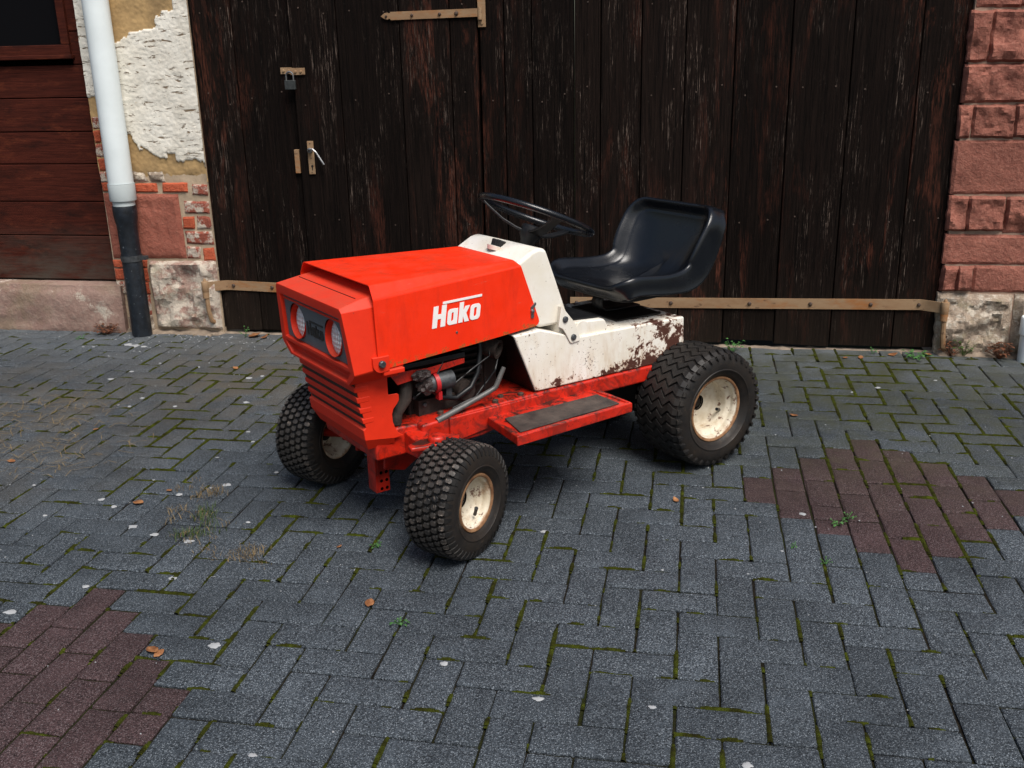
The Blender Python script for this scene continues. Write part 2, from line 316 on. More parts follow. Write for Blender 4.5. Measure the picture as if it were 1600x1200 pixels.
M['rim_lug'] = mat_rim('cream_front_rim', 0.78, 0.083); M['rim_bar'] = mat_rim('cream_rear_rim', 0.86, 0.113)
M['rimedge'] = mat_simple('rusted_rim_edge', (0.19, 0.075, 0.032), 0.75, 0.0, 0.3, 0.5, 26, 0.4, (0.34, 0.19, 0.095))
def mat_tyre(name, dusty, tan=(0.080, 0.062, 0.046), pale=(0.15, 0.125, 0.10)):
    t = NT(name); v = t.obj()
    c = t.mix(t.ramp(t.noise(v, 16, 6, 0.7), [(0.3, 0.0), (0.7, 1.0)]), (0.0045, 0.0045, 0.005), (0.014, 0.0135, 0.0135))
    c = t.mix(t.ramp(t.noise(v, 7, 6, 0.7), [(0.38, 0.0), (0.66, dusty)]), c, tan)
    c = t.mix(t.ramp(t.noise(v, 50, 4, 0.75), [(0.58, 0.0), (0.68, dusty*0.9)]), c, pale)
    t.bump(t.noise(v, 180, 3, 0.7), 0.25, 0.002)
    return t.P(Base_Color=c, Roughness=t.ramp(t.noise(v, 30, 4, 0.6), [(0.3, 0.42), (0.7, 0.66)]), Specular_IOR_Level=0.32)
M['tyre'] = mat_tyre('tyre_sidewall', 0.7, (0.026, 0.0185, 0.013), (0.045, 0.033, 0.024))
M['tread_front'] = mat_tyre('front_tyre_tread', 1.0, (0.085, 0.072, 0.062), (0.18, 0.145, 0.12))
M['tread'] = mat_tyre('tyre_tread', 0.3, (0.03, 0.025, 0.02), (0.05, 0.04, 0.033))
M['tread_rear'] = mat_tyre('rear_tyre_tread', 0.18)
def mat_vinyl():
    t = NT('black_vinyl'); v = t.obj(rnd=False)
    n = t.noise(v, 11, 5, 0.6)
    c = t.mix(n, (0.0025, 0.0033, 0.0050), (0.0058, 0.0074, 0.0105))
    t.bump(t.math('ADD', t.vor(v, 420), t.math('MULTIPLY', n, 0.5)), 0.12, 0.002)
    return t.P(Base_Color=c, Roughness=t.ramp(n, [(0.3, 0.17), (0.7, 0.30)]), Specular_IOR_Level=0.5)
M['vinyl'] = mat_vinyl()
M['blackplastic'] = mat_simple('black_plastic', (0.006, 0.0065, 0.0075), 0.4, 0.0, 0.4, 0.25, 20, 0.06)
M['rubbermat'] = mat_simple('worn_rubber_pad', (0.022, 0.021, 0.022), 0.65, 0.0, 0.35, 0.5, 13, 0.4, (0.085, 0.066, 0.055))
M['greypanel'] = mat_simple('grey_lamp_panel', (0.095, 0.108, 0.122), 0.5, 0.0, 0.4, 0.2, 24, 0.05)
M['groove'] = mat_simple('dusty_grille_groove', (0.060, 0.040, 0.032), 0.9, 0.0, 0.2, 0.4, 40, 0.4)
M['decal_white'] = mat_simple('white_decal', (0.80, 0.79, 0.77), 0.45, 0, 0.4, 0.03, 30, 0.0)
M['decal_black'] = mat_simple('black_decal', (0.008, 0.008, 0.009), 0.4, 0, 0.4, 0.1, 30, 0.0)
M['reflector'] = mat_simple('lamp_reflector', (0.62, 0.63, 0.62), 0.22, 0.9, 0.5, 0.2, 22, 0.1)
M['engine'] = mat_simple('oily_engine', (0.003, 0.0028, 0.0026), 0.5, 0.0, 0.3, 0.6, 30, 0.5, (0.012, 0.010, 0.008))
M['castgrey'] = mat_simple('grey_cast_metal', (0.065, 0.07, 0.075), 0.45, 0.5, 0.5, 0.4, 50, 0.3)
M['exhaust'] = mat_simple('exhaust_metal', (0.035, 0.026, 0.022), 0.7, 0.1, 0.3, 0.6, 40, 0.5)
M['leverpaint'] = mat_simple('dull_grey_rod', (0.115, 0.112, 0.108), 0.5, 0.3, 0.5, 0.3, 40, 0.2)
M['tape'] = mat_simple('red_tape', (0.42, 0.012, 0.014), 0.4, 0, 0.5, 0.3, 30, 0.2)
M['foil'] = mat_simple('crumpled_dark_foil', (0.05, 0.038, 0.036), 0.35, 0.3, 0.5, 0.6, 60, 0.9)
def mat_lens():
    t = NT('ribbed_lamp_glass'); v = t.obj(rnd=False)
    t.bump(t.math('ADD', t.wave(v, 30, 0.0, 'Y'), t.math('MULTIPLY', t.wave(v, 22, 0.0, 'Z'), 0.5)), 0.8, 0.005)
    return t.P(Base_Color=(0.88, 0.90, 0.90), Roughness=0.14, Metallic=0.0, Transmission_Weight=0.12, IOR=1.45, Specular_IOR_Level=0.9)
M['lens'] = mat_lens()
def mat_pane():
    t = NT('dark_window_glass'); return t.P(Base_Color=(0.006, 0.006, 0.007), Roughness=0.5, Specular_IOR_Level=0.0)
M['pane'] = mat_pane()
M['leaf'] = mat_simple('dry_leaf', (0.25, 0.082, 0.028), 0.7, 0, 0.3, 0.5, 40, 0.3, (0.36, 0.17, 0.07))
M['grass'] = mat_simple('green_blade', (0.045, 0.075, 0.015), 0.7, 0, 0.3, 0.4, 30, 0.0)
M['weed'] = mat_simple('weed_leaf', (0.045, 0.13, 0.03), 0.65, 0, 0.3, 0.4, 30, 0.0)
M['straw'] = mat_simple('dry_straw', (0.17, 0.125, 0.066), 0.8, 0, 0.2, 0.45, 30, 0.0)
M['rustleaf'] = mat_simple('rusty_dead_plant', (0.095, 0.036, 0.018), 0.8, 0, 0.2, 0.5, 30, 0.0)
M['lime'] = mat_simple('white_dropping', (0.30, 0.31, 0.32), 0.85, 0, 0.3, 0.12, 60, 0.1)

# ------------------------------------------------------------------ mesh helpers
class MB:
    def __init__(s): s.v = []; s.f = []; s.mi = []
    def add(s, vs, fs, mi=0, mat=None):
        b = len(s.v)
        for q in vs:
            q = Vector(q); s.v.append(tuple(mat @ q) if mat is not None else tuple(q))
        for f in fs: s.f.append(tuple(b+i for i in f)); s.mi.append(mi)
        return s
    def box(s, x0, x1, y0, y1, z0, z1, mi=0, mat=None):
        return s.add([(x0,y0,z0),(x1,y0,z0),(x1,y1,z0),(x0,y1,z0),(x0,y0,z1),(x1,y0,z1),(x1,y1,z1),(x0,y1,z1)],
                     [(0,3,2,1),(4,5,6,7),(0,1,5,4),(1,2,6,5),(2,3,7,6),(3,0,4,7)], mi, mat)
    def prism(s, poly, plane, a, b, mi=0, mat=None):
        """2D polygon in plane 'xz','xy','yz' extruded along the third axis from a to b"""
        n = len(poly)
        def P(q, h): return {'xz': (q[0], h, q[1]), 'xy': (q[0], q[1], h), 'yz': (h, q[0], q[1])}[plane]
        vs = [P(q, a) for q in poly]+[P(q, b) for q in poly]
        fs = [tuple(range(n))[::-1], tuple(range(n, 2*n))]+[(i, (i+1) % n, n+(i+1) % n, n+i) for i in range(n)]
        return s.add(vs, fs, mi, mat)
    def tube(s, path, rad, n=10, mi=0, mat=None, closed=False, cap=True):
        path = [Vector(p) for p in path]; m = len(path)
        rads = rad if isinstance(rad, (list, tuple)) else [rad]*m
        up = Vector((0.123, 0.0456, 1)).normalized(); vs = []; fs = []; prev = None
        for i, p in enumerate(path):
            a = path[(i-1) % m] if (closed or i > 0) else p; b = path[(i+1) % m] if (closed or i < m-1) else p
            t = (b-a).normalized()
            if prev is None:
                x = t.cross(up) if abs(t.dot(up)) < 0.95 else t.cross(Vector((1, 0, 0)))
            else: x = prev-t*prev.dot(t)
            x.normalize(); prev = x; y = t.cross(x)
            for k in range(n):
                g = 2*math.pi*k/n; vs.append(p+(x*math.cos(g)+y*math.sin(g))*rads[i])
        for i in range(m if closed else m-1):
            for k in range(n):
                a_, b_ = i*n, ((i+1) % m)*n; fs.append((a_+k, a_+(k+1) % n, b_+(k+1) % n, b_+k))
        if cap and not closed: fs.append(tuple(range(n))[::-1]); fs.append(tuple((m-1)*n+k for k in range(n)))
        return s.add(vs, fs, mi, mat)
    def lathe(s, prof, n=32, axis='z', mi=0, mat=None, cap0=False, cap1=False, close=False):
        """prof: list of (radius, height)"""
        vs = []; fs = []; m = len(prof)
        for r_, h in prof:
            for k in range(n):
                g = 2*math.pi*k/n; a, b = r_*math.cos(g), r_*math.sin(g)
                vs.append({'z': (a, b, h), 'y': (a, h, b), 'x': (h, a, b)}[axis])
        for i in range(m if close else m-1):
            j = (i+1) % m
            for k in range(n): fs.append((i*n+k, i*n+(k+1) % n, j*n+(k+1) % n, j*n+k))
        if cap0: fs.append(tuple(range(n)))
        if cap1: fs.append(tuple((m-1)*n+k for k in range(n)))
        return s.add(vs, fs, mi, mat)
    def build(s, name, mat, parent=None, smooth=None, bevel=0, seg=2, solid=0, loc=None, recalc=True):
        me = bpy.data.meshes.new(name); me.from_pydata(s.v, [], s.f)
        for m in (mat if isinstance(mat, (list, tuple)) else [mat]): me.materials.append(M[m] if isinstance(m, str) else m)
        if any(s.mi): me.polygons.foreach_set('material_index', s.mi)
        if recalc:
            bm = bmesh.new(); bm.from_mesh(me); bmesh.ops.recalc_face_normals(bm, faces=bm.faces); bm.to_mesh(me); bm.free()
        me.update()
        o = bpy.data.objects.new(name, me); C.objects.link(o)
        if smooth is not None:
            me.shade_smooth(); me.set_sharp_from_angle(angle=R(smooth))
        if loc is not None:
            o.location = loc
        if solid:
            md = o.modifiers.new('solid', 'SOLIDIFY'); md.thickness = solid; md.offset = -1
        if bevel:
            md = o.modifiers.new('bevel', 'BEVEL'); md.width = bevel; md.segments = seg; md.limit_method = 'ANGLE'; md.angle_limit = R(28); md.harden_normals = False
            if smooth is None: me.shade_smooth(); me.set_sharp_from_angle(angle=R(180))
            wnm = o.modifiers.new('wn', 'WEIGHTED_NORMAL'); wnm.keep_sharp = True; wnm.weight = 90
        if parent is not None: o.parent = parent
        return o
def tag(o, label=None, cat=None, group=None, kind=None):
    if label: o['label'] = label
    if cat: o['category'] = cat
    if group: o['group'] = group
    if kind: o['kind'] = kind
    return o
def empty(name, loc=(0, 0, 0), rz=0.0):
    o = bpy.data.objects.new(name, None); C.objects.link(o); o.location = loc; o.rotation_euler = (0, 0, rz); o.empty_display_size = 0.1; return o
def project(p):
    d = Vector(p)-CAM_LOC; w = d.dot(fwd)
    if w < 0.05: return None
    return 800+CAM_F*d.dot(CR)/w, 600-CAM_F*d.dot(CU)/w

# ================================================================== SETTING
WALL_Y = 2.80
g = MB(); g.add([(-200,-200,-0.06),(200,-200,-0.06),(200,200,-0.06),(-200,200,-0.06)], [(0,1,2,3)])
tag(g.build('ground', 'soil'), kind='structure')

# ---- pavement: 200 x 100 mm blocks in herringbone, with two diamonds of red blocks
pavement = MB()
nx, ny = 90, 50
bx0, bx1, by0, by1 = -6.5, 5.0, -3.6, 2.84
vs = []; fs = []
for j in range(ny+1):
    for i in range(nx+1):
        x = bx0+(bx1-bx0)*i/nx; y = by0+(by1-by0)*j/ny
        vs.append((x, y, -0.0085+0.002*mn.noise((x*6, y*6, 3.1))))
for j in range(ny):
    for i in range(nx): a = j*(nx+1)+i; fs.append((a, a+1, a+nx+2, a+nx+1))
pavement.add(vs, fs); pav = pavement.build('pavement', 'soil', smooth=60); tag(pav, kind='structure')

U0, U1, V0, V1 = -62, 48, -34, 28
special = {}                    # column -> list of (v_low, v_high, red)
def put(u, spans, red=True):
    for a, b in spans: special.setdefault(u, []).append((a, b, red))
put(4, [(10,12)]); put(5, [(12,13),(11,12),(9,11)]); put(6, [(12,14),(10,12),(9,10),(8,9)])
put(7, [(13,15),(11,13),(9,11),(7,9)]); put(8, [(14,16),(12,14),(10,12),(8,10),(6,8)])
put(9, [(14,15),(12,14),(11,12),(9,11),(7,9)]); put(10, [(12,14),(10,12),(9,10),(8,9)])
put(11, [(11,13),(9,11)]); put(12, [(10,12)])
put(5, [(7,9)], False); put(6, [(6,8)], False); put(7, [(5,7)], False)
put(-14, [(0,2),(-2,0),(-4,-2),(-6,-4),(-8,-6)]); put(-13, [(-1,1),(-3,-1),(-5,-3),(-7,-5)]); put(-12, [(-2,0),(-4,-2),(-6,-4)])
put(-11, [(-3,-1),(-5,-3)]); put(-10, [(-3,-2),(-4,-3)]); put(-15, [(-1,1),(-3,-1),(-5,-3),(-7,-5)]); put(-16, [(-2,0),(-4,-2),(-6,-4)])
put(-17, [(-3,-1),(-5,-3)]); put(-18, [(-4,-2)])
taken = set(); pieces = []      # (u0,u1,v0,v1,red)
for u, L in special.items():
    for a, b, rd in L:
        pieces.append((u, u+1, a, b, rd))
        for v in range(a, b): taken.add((u, v))
for u in range(U0, U1):
    for v in range(V0, V1):
        s_ = (u+v) % 4
        if s_ == 0: cells = [(u, v), (u+1, v)]
        elif s_ == 2: cells = [(u, v), (u, v+1)]
        else: continue
        free = [c for c in cells if c not in taken and c[1] < V1]
        if len(free) == 2: pieces.append((u, cells[1][0]+1, v, cells[1][1]+1, False))
        elif len(free) == 1: c = free[0]; pieces.append((c[0], c[0]+1, c[1], c[1]+1, False))
def paver_verts(hx, hy, rng):
    """block with a chamfered, slightly worn top edge; origin at top centre"""
    ring = []
    def side(a, b, n):
        for i in range(n): t_ = i/n; ring.append((a[0]+(b[0]-a[0])*t_, a[1]+(b[1]-a[1])*t_))
    c_ = 0.0025
    n1, n2 = (5, 3) if hx > hy else ((3, 5) if hy > hx else (3, 3))
    side((-hx+c_, -hy), (hx-c_, -hy), n1); ring.append((hx-c_, -hy)); side((hx, -hy+c_), (hx, hy-c_), n2); ring.append((hx, hy-c_))
    side((hx-c_, hy), (-hx+c_, hy), n1); ring.append((-hx+c_, hy)); side((-hx, hy-c_), (-hx, -hy+c_), n2); ring.append((-hx, -hy+c_))
    n = len(ring); vs = []
    for z, ins in ((-0.045, 0), (-0.0042, 0), (-0.0012, 0.0022), (0.0, 0.0058)):
        for (x, y) in ring:
            k = ins*(1+rng.uniform(-0.3, 0.6)) if ins else 0
            j = rng.uniform(-0.0009, 0.0006) if z > -0.04 else 0
            vs.append((x-math.copysign(1, x)*k*(1 if abs(x) > hx-0.004 else abs(x)/hx)+j*(x > 0)-j*(x < 0), y-math.copysign(1, y)*k*(1 if abs(y) > hy-0.004 else abs(y)/hy)+j*(y > 0)-j*(y < 0), z))
    fs = []
    for r_ in range(3):
        for i in range(n): fs.append((r_*n+i, r_*n+(i+1) % n, (r_+1)*n+(i+1) % n, (r_+1)*n+i))
    fs.append(tuple(range(3*n, 4*n)))
    return vs, fs
rng = random.Random(11)
def swell(x, y): return 0.004*mn.noise((x*1.1, y*1.1, 8.0))-0.001
protos = {}
def proto(du, dv, k):
    key = (du, dv, k)
    if key not in protos:
        vs, fs = paver_verts(du*0.05-0.0026, dv*0.05-0.0026, rng)
        b = MB().add(vs, fs); me = bpy.data.meshes.new('paver'); me.from_pydata(b.v, [], b.f); me.materials.append(M['paver'])
        me.shade_smooth(); me.set_sharp_from_angle(angle=R(32)); me.update(); protos[key] = me
    return protos[key]
scored = []
for pc in pieces:
    u0_, u1_, v0_, v1_, rd = pc
    cs = [project((a*0.1, b*0.1, 0)) for a, b in ((u0_, v0_), (u1_, v0_), (u1_, v1_), (u0_, v1_))]
    ar = 0
    if all(cs):
        cs = [(min(max(a, 0), 1600), min(max(b, 0), 1200)) for a, b in cs]
        ar = abs(sum(cs[i][0]*cs[(i+1) % 4][1]-cs[(i+1) % 4][0]*cs[i][1] for i in range(4)))/2
    scored.append((ar, pc))
scored.sort(key=lambda q: -q[0])
field = MB(); inview = []
for i, (ar, (u0_, u1_, v0_, v1_, rd)) in enumerate(scored):
    du, dv = u1_-u0_, v1_-v0_
    x, y = (u0_+u1_)*0.05, (v0_+v1_)*0.05
    jx, jy, rz = rng.gauss(0, 0.0009), rng.gauss(0, 0.0009), rng.gauss(0, 0.0045)
    z = swell(x, y)+rng.gauss(0, 0.0009); tx, ty = rng.gauss(0, 0.006), rng.gauss(0, 0.006)
    if ar > 25: inview.append((u0_, u1_, v0_, v1_, ar))
    if i < 300:
        o = bpy.data.objects.new('paver', proto(du, dv, rng.randrange(5))); C.objects.link(o); o.parent = pav
        o.location = (x+jx, y+jy, z); o.rotation_euler = (tx, ty, rz)
        if rd: o.material_slots[0].link = 'OBJECT'; o.material_slots[0].material = M['paver_red']
    else:
        vs, fs = paver_verts(du*0.05-0.0026, dv*0.05-0.0026, rng)
        mt = Matrix.Translation((x+jx, y+jy, z)) @ Matrix.Rotation(rz, 4, 'Z') @ Matrix.Rotation(tx, 4, 'X') @ Matrix.Rotation(ty, 4, 'Y')
        field.add(vs, fs, 1 if rd else 0, mt)
fo = field.build('paver_field', ['paver', 'paver_red'], pav, smooth=32, recalc=False); tag(fo, kind='stuff')

# ---- moss growing in the joints
moss = MB()
def moss_strip(a, b, wid, seed):
    a, b = Vector(a), Vector(b); L = (b-a).length; n = max(3, int(L/0.011)); d = (b-a).normalized(); s_ = Vector((-d.y, d.x, 0))
    rows = []
    for i in range(n+1):
        p = a+(b-a)*(i/n); cov = mn.noise((p.x*2.6, p.y*2.6, 5.0))*0.55+mn.noise((p.x*17, p.y*17, seed))*0.75
        rows.append((p, cov))
    for i in range(n):
        c0 = (rows[i][1]+rows[i+1][1])/2
        if c0 < moss_t: continue
        k = min(1.0, (c0-moss_t)*3.2+0.25); q = []
        for p, c_ in (rows[i], rows[i+1]):
            w_ = wid*(0.55+0.75*k)*(1+0.35*mn.noise((p.x*90, p.y*90, 2.0))); h = -0.0050+0.0075*k+0.0034*mn.noise((p.x*110, p.y*110, 7.0)); zz = swell(p.x, p.y)
            q += [p+s_*w_+Vector((0, 0, zz-0.006)), p+s_*w_*0.45+Vector((0, 0, zz+h)), p-s_*w_*0.45+Vector((0, 0, zz+h*0.9)), p-s_*w_+Vector((0, 0, zz-0.006))]
        moss.add(q, [(0, 1, 5, 4), (1, 2, 6, 5), (2, 3, 7, 6)])
for (u0_, u1_, v0_, v1_, ar) in inview:
    x, y = u0_*0.1, v0_*0.1
    near = math.exp(-((x-0.95)**2+(y-2.2)**2)/0.9)*0.30+math.exp(-((x+1.9)**2+(y-1.9)**2)/0.6)*0.25+math.exp(-((x+1.1)**2+(y-0.5)**2)/0.8)*0.12
    moss_t = 0.16-near*1.5
    moss_strip((x, v0_*0.1, 0), (x, v1_*0.1, 0), 0.0062*(1+near*1.6), 1.3)
    moss_t = 0.25-near*1.5
    moss_strip((u0_*0.1, y, 0), (u1_*0.1, y, 0), 0.0050*(1+near*1.6), 4.7)
tag(moss.build('moss', 'moss', smooth=80), 'bright green moss growing in the joints between the paving blocks', 'moss', kind='stuff')

# ---- dirt strip where the paving meets the building
gm = MB(); vs = []; fs = []; n = 260; rows = 7
for i in range(n+1):
    x = -4.6+6.6*i/n
    wide = 0.075 if x < -2.25 else (0.028 if x < 1.35 else 0.09)
    hi = 0.030 if x < -2.25 else (0.010 if x < 1.35 else 0.05)
    if x < -2.85: hi = 0.022
    for j in range(rows):
        t_ = j/(rows-1); y = WALL_Y+0.02-(wide+0.02+0.02*mn.noise((x*7, 1, 2)))*t_
        vs.append((x, y, -0.006+(hi*(1-t_)**1.2)*(0.8+0.9*abs(mn.noise((x*16, y*16, 4))))+0.005*mn.noise((x*60, y*60, 1))*(1-t_)))
for i in range(n):
    for j in range(rows-1): a = i*rows+j; fs.append((a, a+rows, a+rows+1, a+1))
gm.add(vs, fs); tag(gm.build('wall_foot_dirt', 'grit', smooth=60), kind='structure')

# ================================================================== BUILDING
def rock(name, x0, x1, z0, z1, yf, mat, parent, amp=0.02, rough=1.0, depth=0.06, seed=0, edge=0.02, nxs=None, nzs=None, skew=0.004, facet=24):
    """one wall stone: uneven outline, worn edges, broken face; front towards -Y"""
    rg = random.Random(seed); nx_ = nxs or max(8, int((x1-x0)/0.011)); nz_ = nzs or max(7, int((z1-z0)/0.011))
    nx_ = min(nx_, 40); nz_ = min(nz_, 26); b = MB(); vs = []; fs = []
    cj = [(rg.uniform(-skew, skew), rg.uniform(-skew, skew)) for _ in range(4)]
    xm, zm = (x0+x1)/2, (z0+z1)/2
    for j in range(nz_+1):
        for i in range(nx_+1):
            s_, t_ = i/nx_, j/nz_; x = x0+(x1-x0)*s_; z = z0+(z1-z0)*t_
            ox = (cj[0][0]*(1-s_)+cj[1][0]*s_)*(1-t_)+(cj[2][0]*(1-s_)+cj[3][0]*s_)*t_
            oz = (cj[0][1]*(1-s_)+cj[1][1]*s_)*(1-t_)+(cj[2][1]*(1-s_)+cj[3][1]*s_)*t_
            e = min(x-x0, x1-x, z-z0, z1-z); k = min(1.0, max(e, 0)/edge); k = k*k*(3-2*k)
            n1 = 1-2.6*abs(mn.noise((x*15, z*11, seed*3.7))); n2 = 1-2.4*abs(mn.noise((x*34, z*40, seed*1.9))); n3 = mn.noise((x*6, z*10, seed*2.3)); n4 = mn.noise((x*85, z*85, seed))
            y = yf+0.003-k*(0.003+amp*max(0.10, 0.48+0.55*n3*rough+0.24*n1*rough+0.14*n2*rough+0.07*n4*rough))
            wob = 0.0035*rough
            vs.append((x+ox+wob*mn.noise((z*30, seed, 1.0))*(1 if i in (0, nx_) else 0.3)-xm, y-yf, z+oz+wob*mn.noise((x*30, seed, 2.0))*(1 if j in (0, nz_) else 0.3)-zm))
    for j in range(nz_):
        for i in range(nx_): a = j*(nx_+1)+i; fs.append((a, a+1, a+nx_+2, a+nx_+1))
    ring = [i for i in range(nx_+1)]+[j*(nx_+1)+nx_ for j in range(1, nz_+1)]+[nz_*(nx_+1)+i for i in range(nx_-1, -1, -1)]+[j*(nx_+1) for j in range(nz_-1, 0, -1)]
    base = len(vs)
    for q in ring: vs.append((vs[q][0], depth, vs[q][2]))
    m = len(ring)
    for i in range(m): fs.append((ring[i], base+i, base+(i+1) % m, ring[(i+1) % m]))
    b.add(vs, fs); o = b.build(name, mat, parent, smooth=facet, recalc=True); o.location = (xm, yf, zm)
    return o

# ---- right wall: coursed red sandstone
rw = empty('sandstone_wall', (1.36, WALL_Y, 0)); tag(rw, 'red sandstone block wall beside the right edge of the dark gate', 'wall')
OX = Vector((1.36, WALL_Y, 0))
def child(o, root_loc):
    o.location = Vector(o.location)-Vector(root_loc); return o
b = MB(); b.box(1.353, 3.6, 2.7825, 3.25, -0.05, 2.9); core = child(b.build('mortar_core', 'mortar_grey', rw), OX)
rows_ = [(1.53, 1.70, [1.354, 1.538, 1.86]), (1.309, 1.517, [1.343, 1.427, 1.583, 1.93]), (1.141, 1.298, [1.342, 1.80]), (0.990, 1.131, [1.338, 1.393, 1.568, 1.84]),
         (0.749, 0.979, [1.337, 1.88]), (0.578, 0.733, [1.338, 1.418, 1.578, 1.92]), (0.433, 0.562, [1.338, 1.97]), (0.303, 0.418, [1.341, 1.408, 1.479, 1.93]),
         (1.712, 1.90, [1.345, 1.70, 1.99]), (1.912, 2.08, [1.345, 1.52, 1.90])]
sd_ = 1
for (z0, z1, xs) in rows_:
    xs = list(xs); rg = random.Random(int(z0*1000))
    while xs[-1] < 3.2: xs.append(xs[-1]+rg.uniform(0.18, 0.5))
    for a, b_ in zip(xs[:-1], xs[1:]):
        sd_ += 1; flat = (z1-z0 < 0.14 and b_-a > 0.35) or (0.74 < z0 < 0.76)
        o = rock('stone', a-0.001, b_+0.001, z0-0.001, z1+0.002, 2.777, 'sandstone', rw, 0.008 if flat else 0.018, 1.0 if flat else 2.0, seed=sd_, edge=0.007)
        child(o, OX)
for a, b_, zt_ in ((1.341, 1.662, 0.292), (1.672, 1.94, 0.285), (1.95, 2.5, 0.30), (2.51, 3.2, 0.29)):
    sd_ += 1; child(rock('footing_stone', a, b_, -0.03, zt_, 2.775, 'rubble', rw, 0.035, 1.6, seed=sd_, edge=0.03, skew=0.008), OX)

# ---- left pillar: plaster over brick and stone
pil = empty('plastered_pillar', (-2.54, WALL_Y, 0)); tag(pil, 'peeling cream plaster pillar with bricks and sandstone blocks at its foot', 'wall'); OP = Vector((-2.54, WALL_Y, 0))
b = MB(); b.box(-2.838, -2.246, 2.7885, 3.25, -0.05, 2.9); child(b.build('mortar_core', 'mortar', pil), OP)
def cream_mask(x, z):
    nz = 0.050*mn.noise((x*9, z*9, 1.5))+0.028*mn.noise((x*26, z*26, 4.0))+0.012*mn.noise((x*70, z*70, 6.0))
    low = 1.035-0.52*max(0, min(x+2.66, 0.30))+0.05*(x > -2.45 and x < -2.40)
    if x < -2.66: low = 1.25+0.6*(x+2.75)
    if z < low+nz*1.3: return 0
    hi = 1.455+0.62*(x+2.66)
    if x < -2.315 and x > -2.72 and z > hi+nz*1.4: return 0
    return 1
pb = MB(); vs = []; fs = []; cs = 0.0055; nx_ = int(0.60/cs); nz_ = int((1.92-0.80)/cs); mk = []
for j in range(nz_+1):
    for i in range(nx_+1):
        x = -2.841+i*cs; z = 0.80+j*cs; m_ = cream_mask(x, z); mk.append(m_)
        y = 2.7850-0.003*mn.noise((x*14, z*14, 2.0))-0.002*mn.noise((x*60, z*60, 9.0))-0.0065*m_
        if z < 0.86: y += 0.008*(0.86-z)/0.06
        vs.append((x+2.54, y-WALL_Y, z))
mi = []
for j in range(nz_):
    for i in range(nx_):
        a = j*(nx_+1)+i; fs.append((a, a+1, a+nx_+2, a+nx_+1)); mi.append(1 if mk[a]+mk[a+1]+mk[a+nx_+1]+mk[a+nx_+2] >= 2 else 0)
pb.add(vs, fs); pb.mi = mi; pb.build('plaster', ['ochre', 'cream'], pil, smooth=80)
bricks = [(-2.654,-2.527,.752,.793,'brick'),(-2.494,-2.357,.751,.793,'brick'),(-2.836,-2.672,.752,.792,'brick'),(-2.33,-2.246,.735,.785,'brick_limed'),(-2.385,-2.250,.645,.702,'brick_limed'),(-2.406,-2.345,.560,.621,'brick'),(-2.325,-2.250,.560,.622,'brick_limed'),
          (-2.397,-2.250,.482,.543,'brick_limed'),(-2.401,-2.330,.404,.465,'brick_limed'),(-2.312,-2.250,.396,.458,'brick'),
          (-2.834,-2.745,.350,.392,'brick'),(-2.736,-2.642,.350,.392,'brick'),(-2.834,-2.645,.281,.344,'brick'),(-2.834,-2.765,.207,.272,'brick_limed'),(-2.757,-2.647,.207,.272,'brick'),(-2.76,-2.652,.090,.200,'brick_limed'),
          (-2.838,-2.80,.80,.85,'brick_limed'),(-2.838,-2.79,.86,.92,'brick'),(-2.838,-2.795,.93,.99,'brick_limed'),(-2.838,-2.80,1.0,1.06,'brick'),(-2.838,-2.795,1.07,1.13,'brick_limed')]
for i, (a, b_, z0, z1, mt) in enumerate(bricks):
    child(rock('brick', a-.002, min(b_+.002, -2.250), z0-.002, z1+.002, 2.7835, mt, pil, 0.005, 1.0, seed=200+i, edge=0.005), OP)
for i, (a, b_, z0, z1, mt, am) in enumerate([(-2.838,-2.418,.408,.742,'sandstone_smooth',.012),(-2.632,-2.250,.018,.392,'base_stone',.030),(-2.655,-2.58,.80,.85,'rubble',.012),(-2.565,-2.475,.80,.855,'rubble',.012),(-2.80,-2.645,-.03,.085,'rubble',.03)]):
    child(rock('stone', a, b_, z0, z1, 2.783, mt, pil, am, 0.9 if i == 0 else 1.4, seed=240+i, edge=0.018, skew=0.010), OP)
def pintle(root, OO, x, z, side, py):
    m = MB(); m.lathe([(0.017, z-0.035), (0.017, z+0.002)], 14, 'z', mat=Matrix.Translation((x, py, 0)), cap0=True, cap1=True)
    m.tube([(x+side*0.003, py, z-0.03), (x+side*0.004, py, z-0.10), (x+side*0.012, py+.006, z-0.16), (x+side*0.030, py+.05, z-0.19)], 0.012, 8)
    m.lathe([(0.008, z+0.03), (0.0085, z+0.062), (0.004, z+0.068)], 10, 'z', mat=Matrix.Translation((x, py, 0)), cap1=True)
    child(m.build('pintle', 'strap', root, smooth=40), OO)
pintle(rw, OX, 1.362, 0.205, 1, 2.732); pintle(pil, OP, -2.302, 0.238, 1, 2.742)

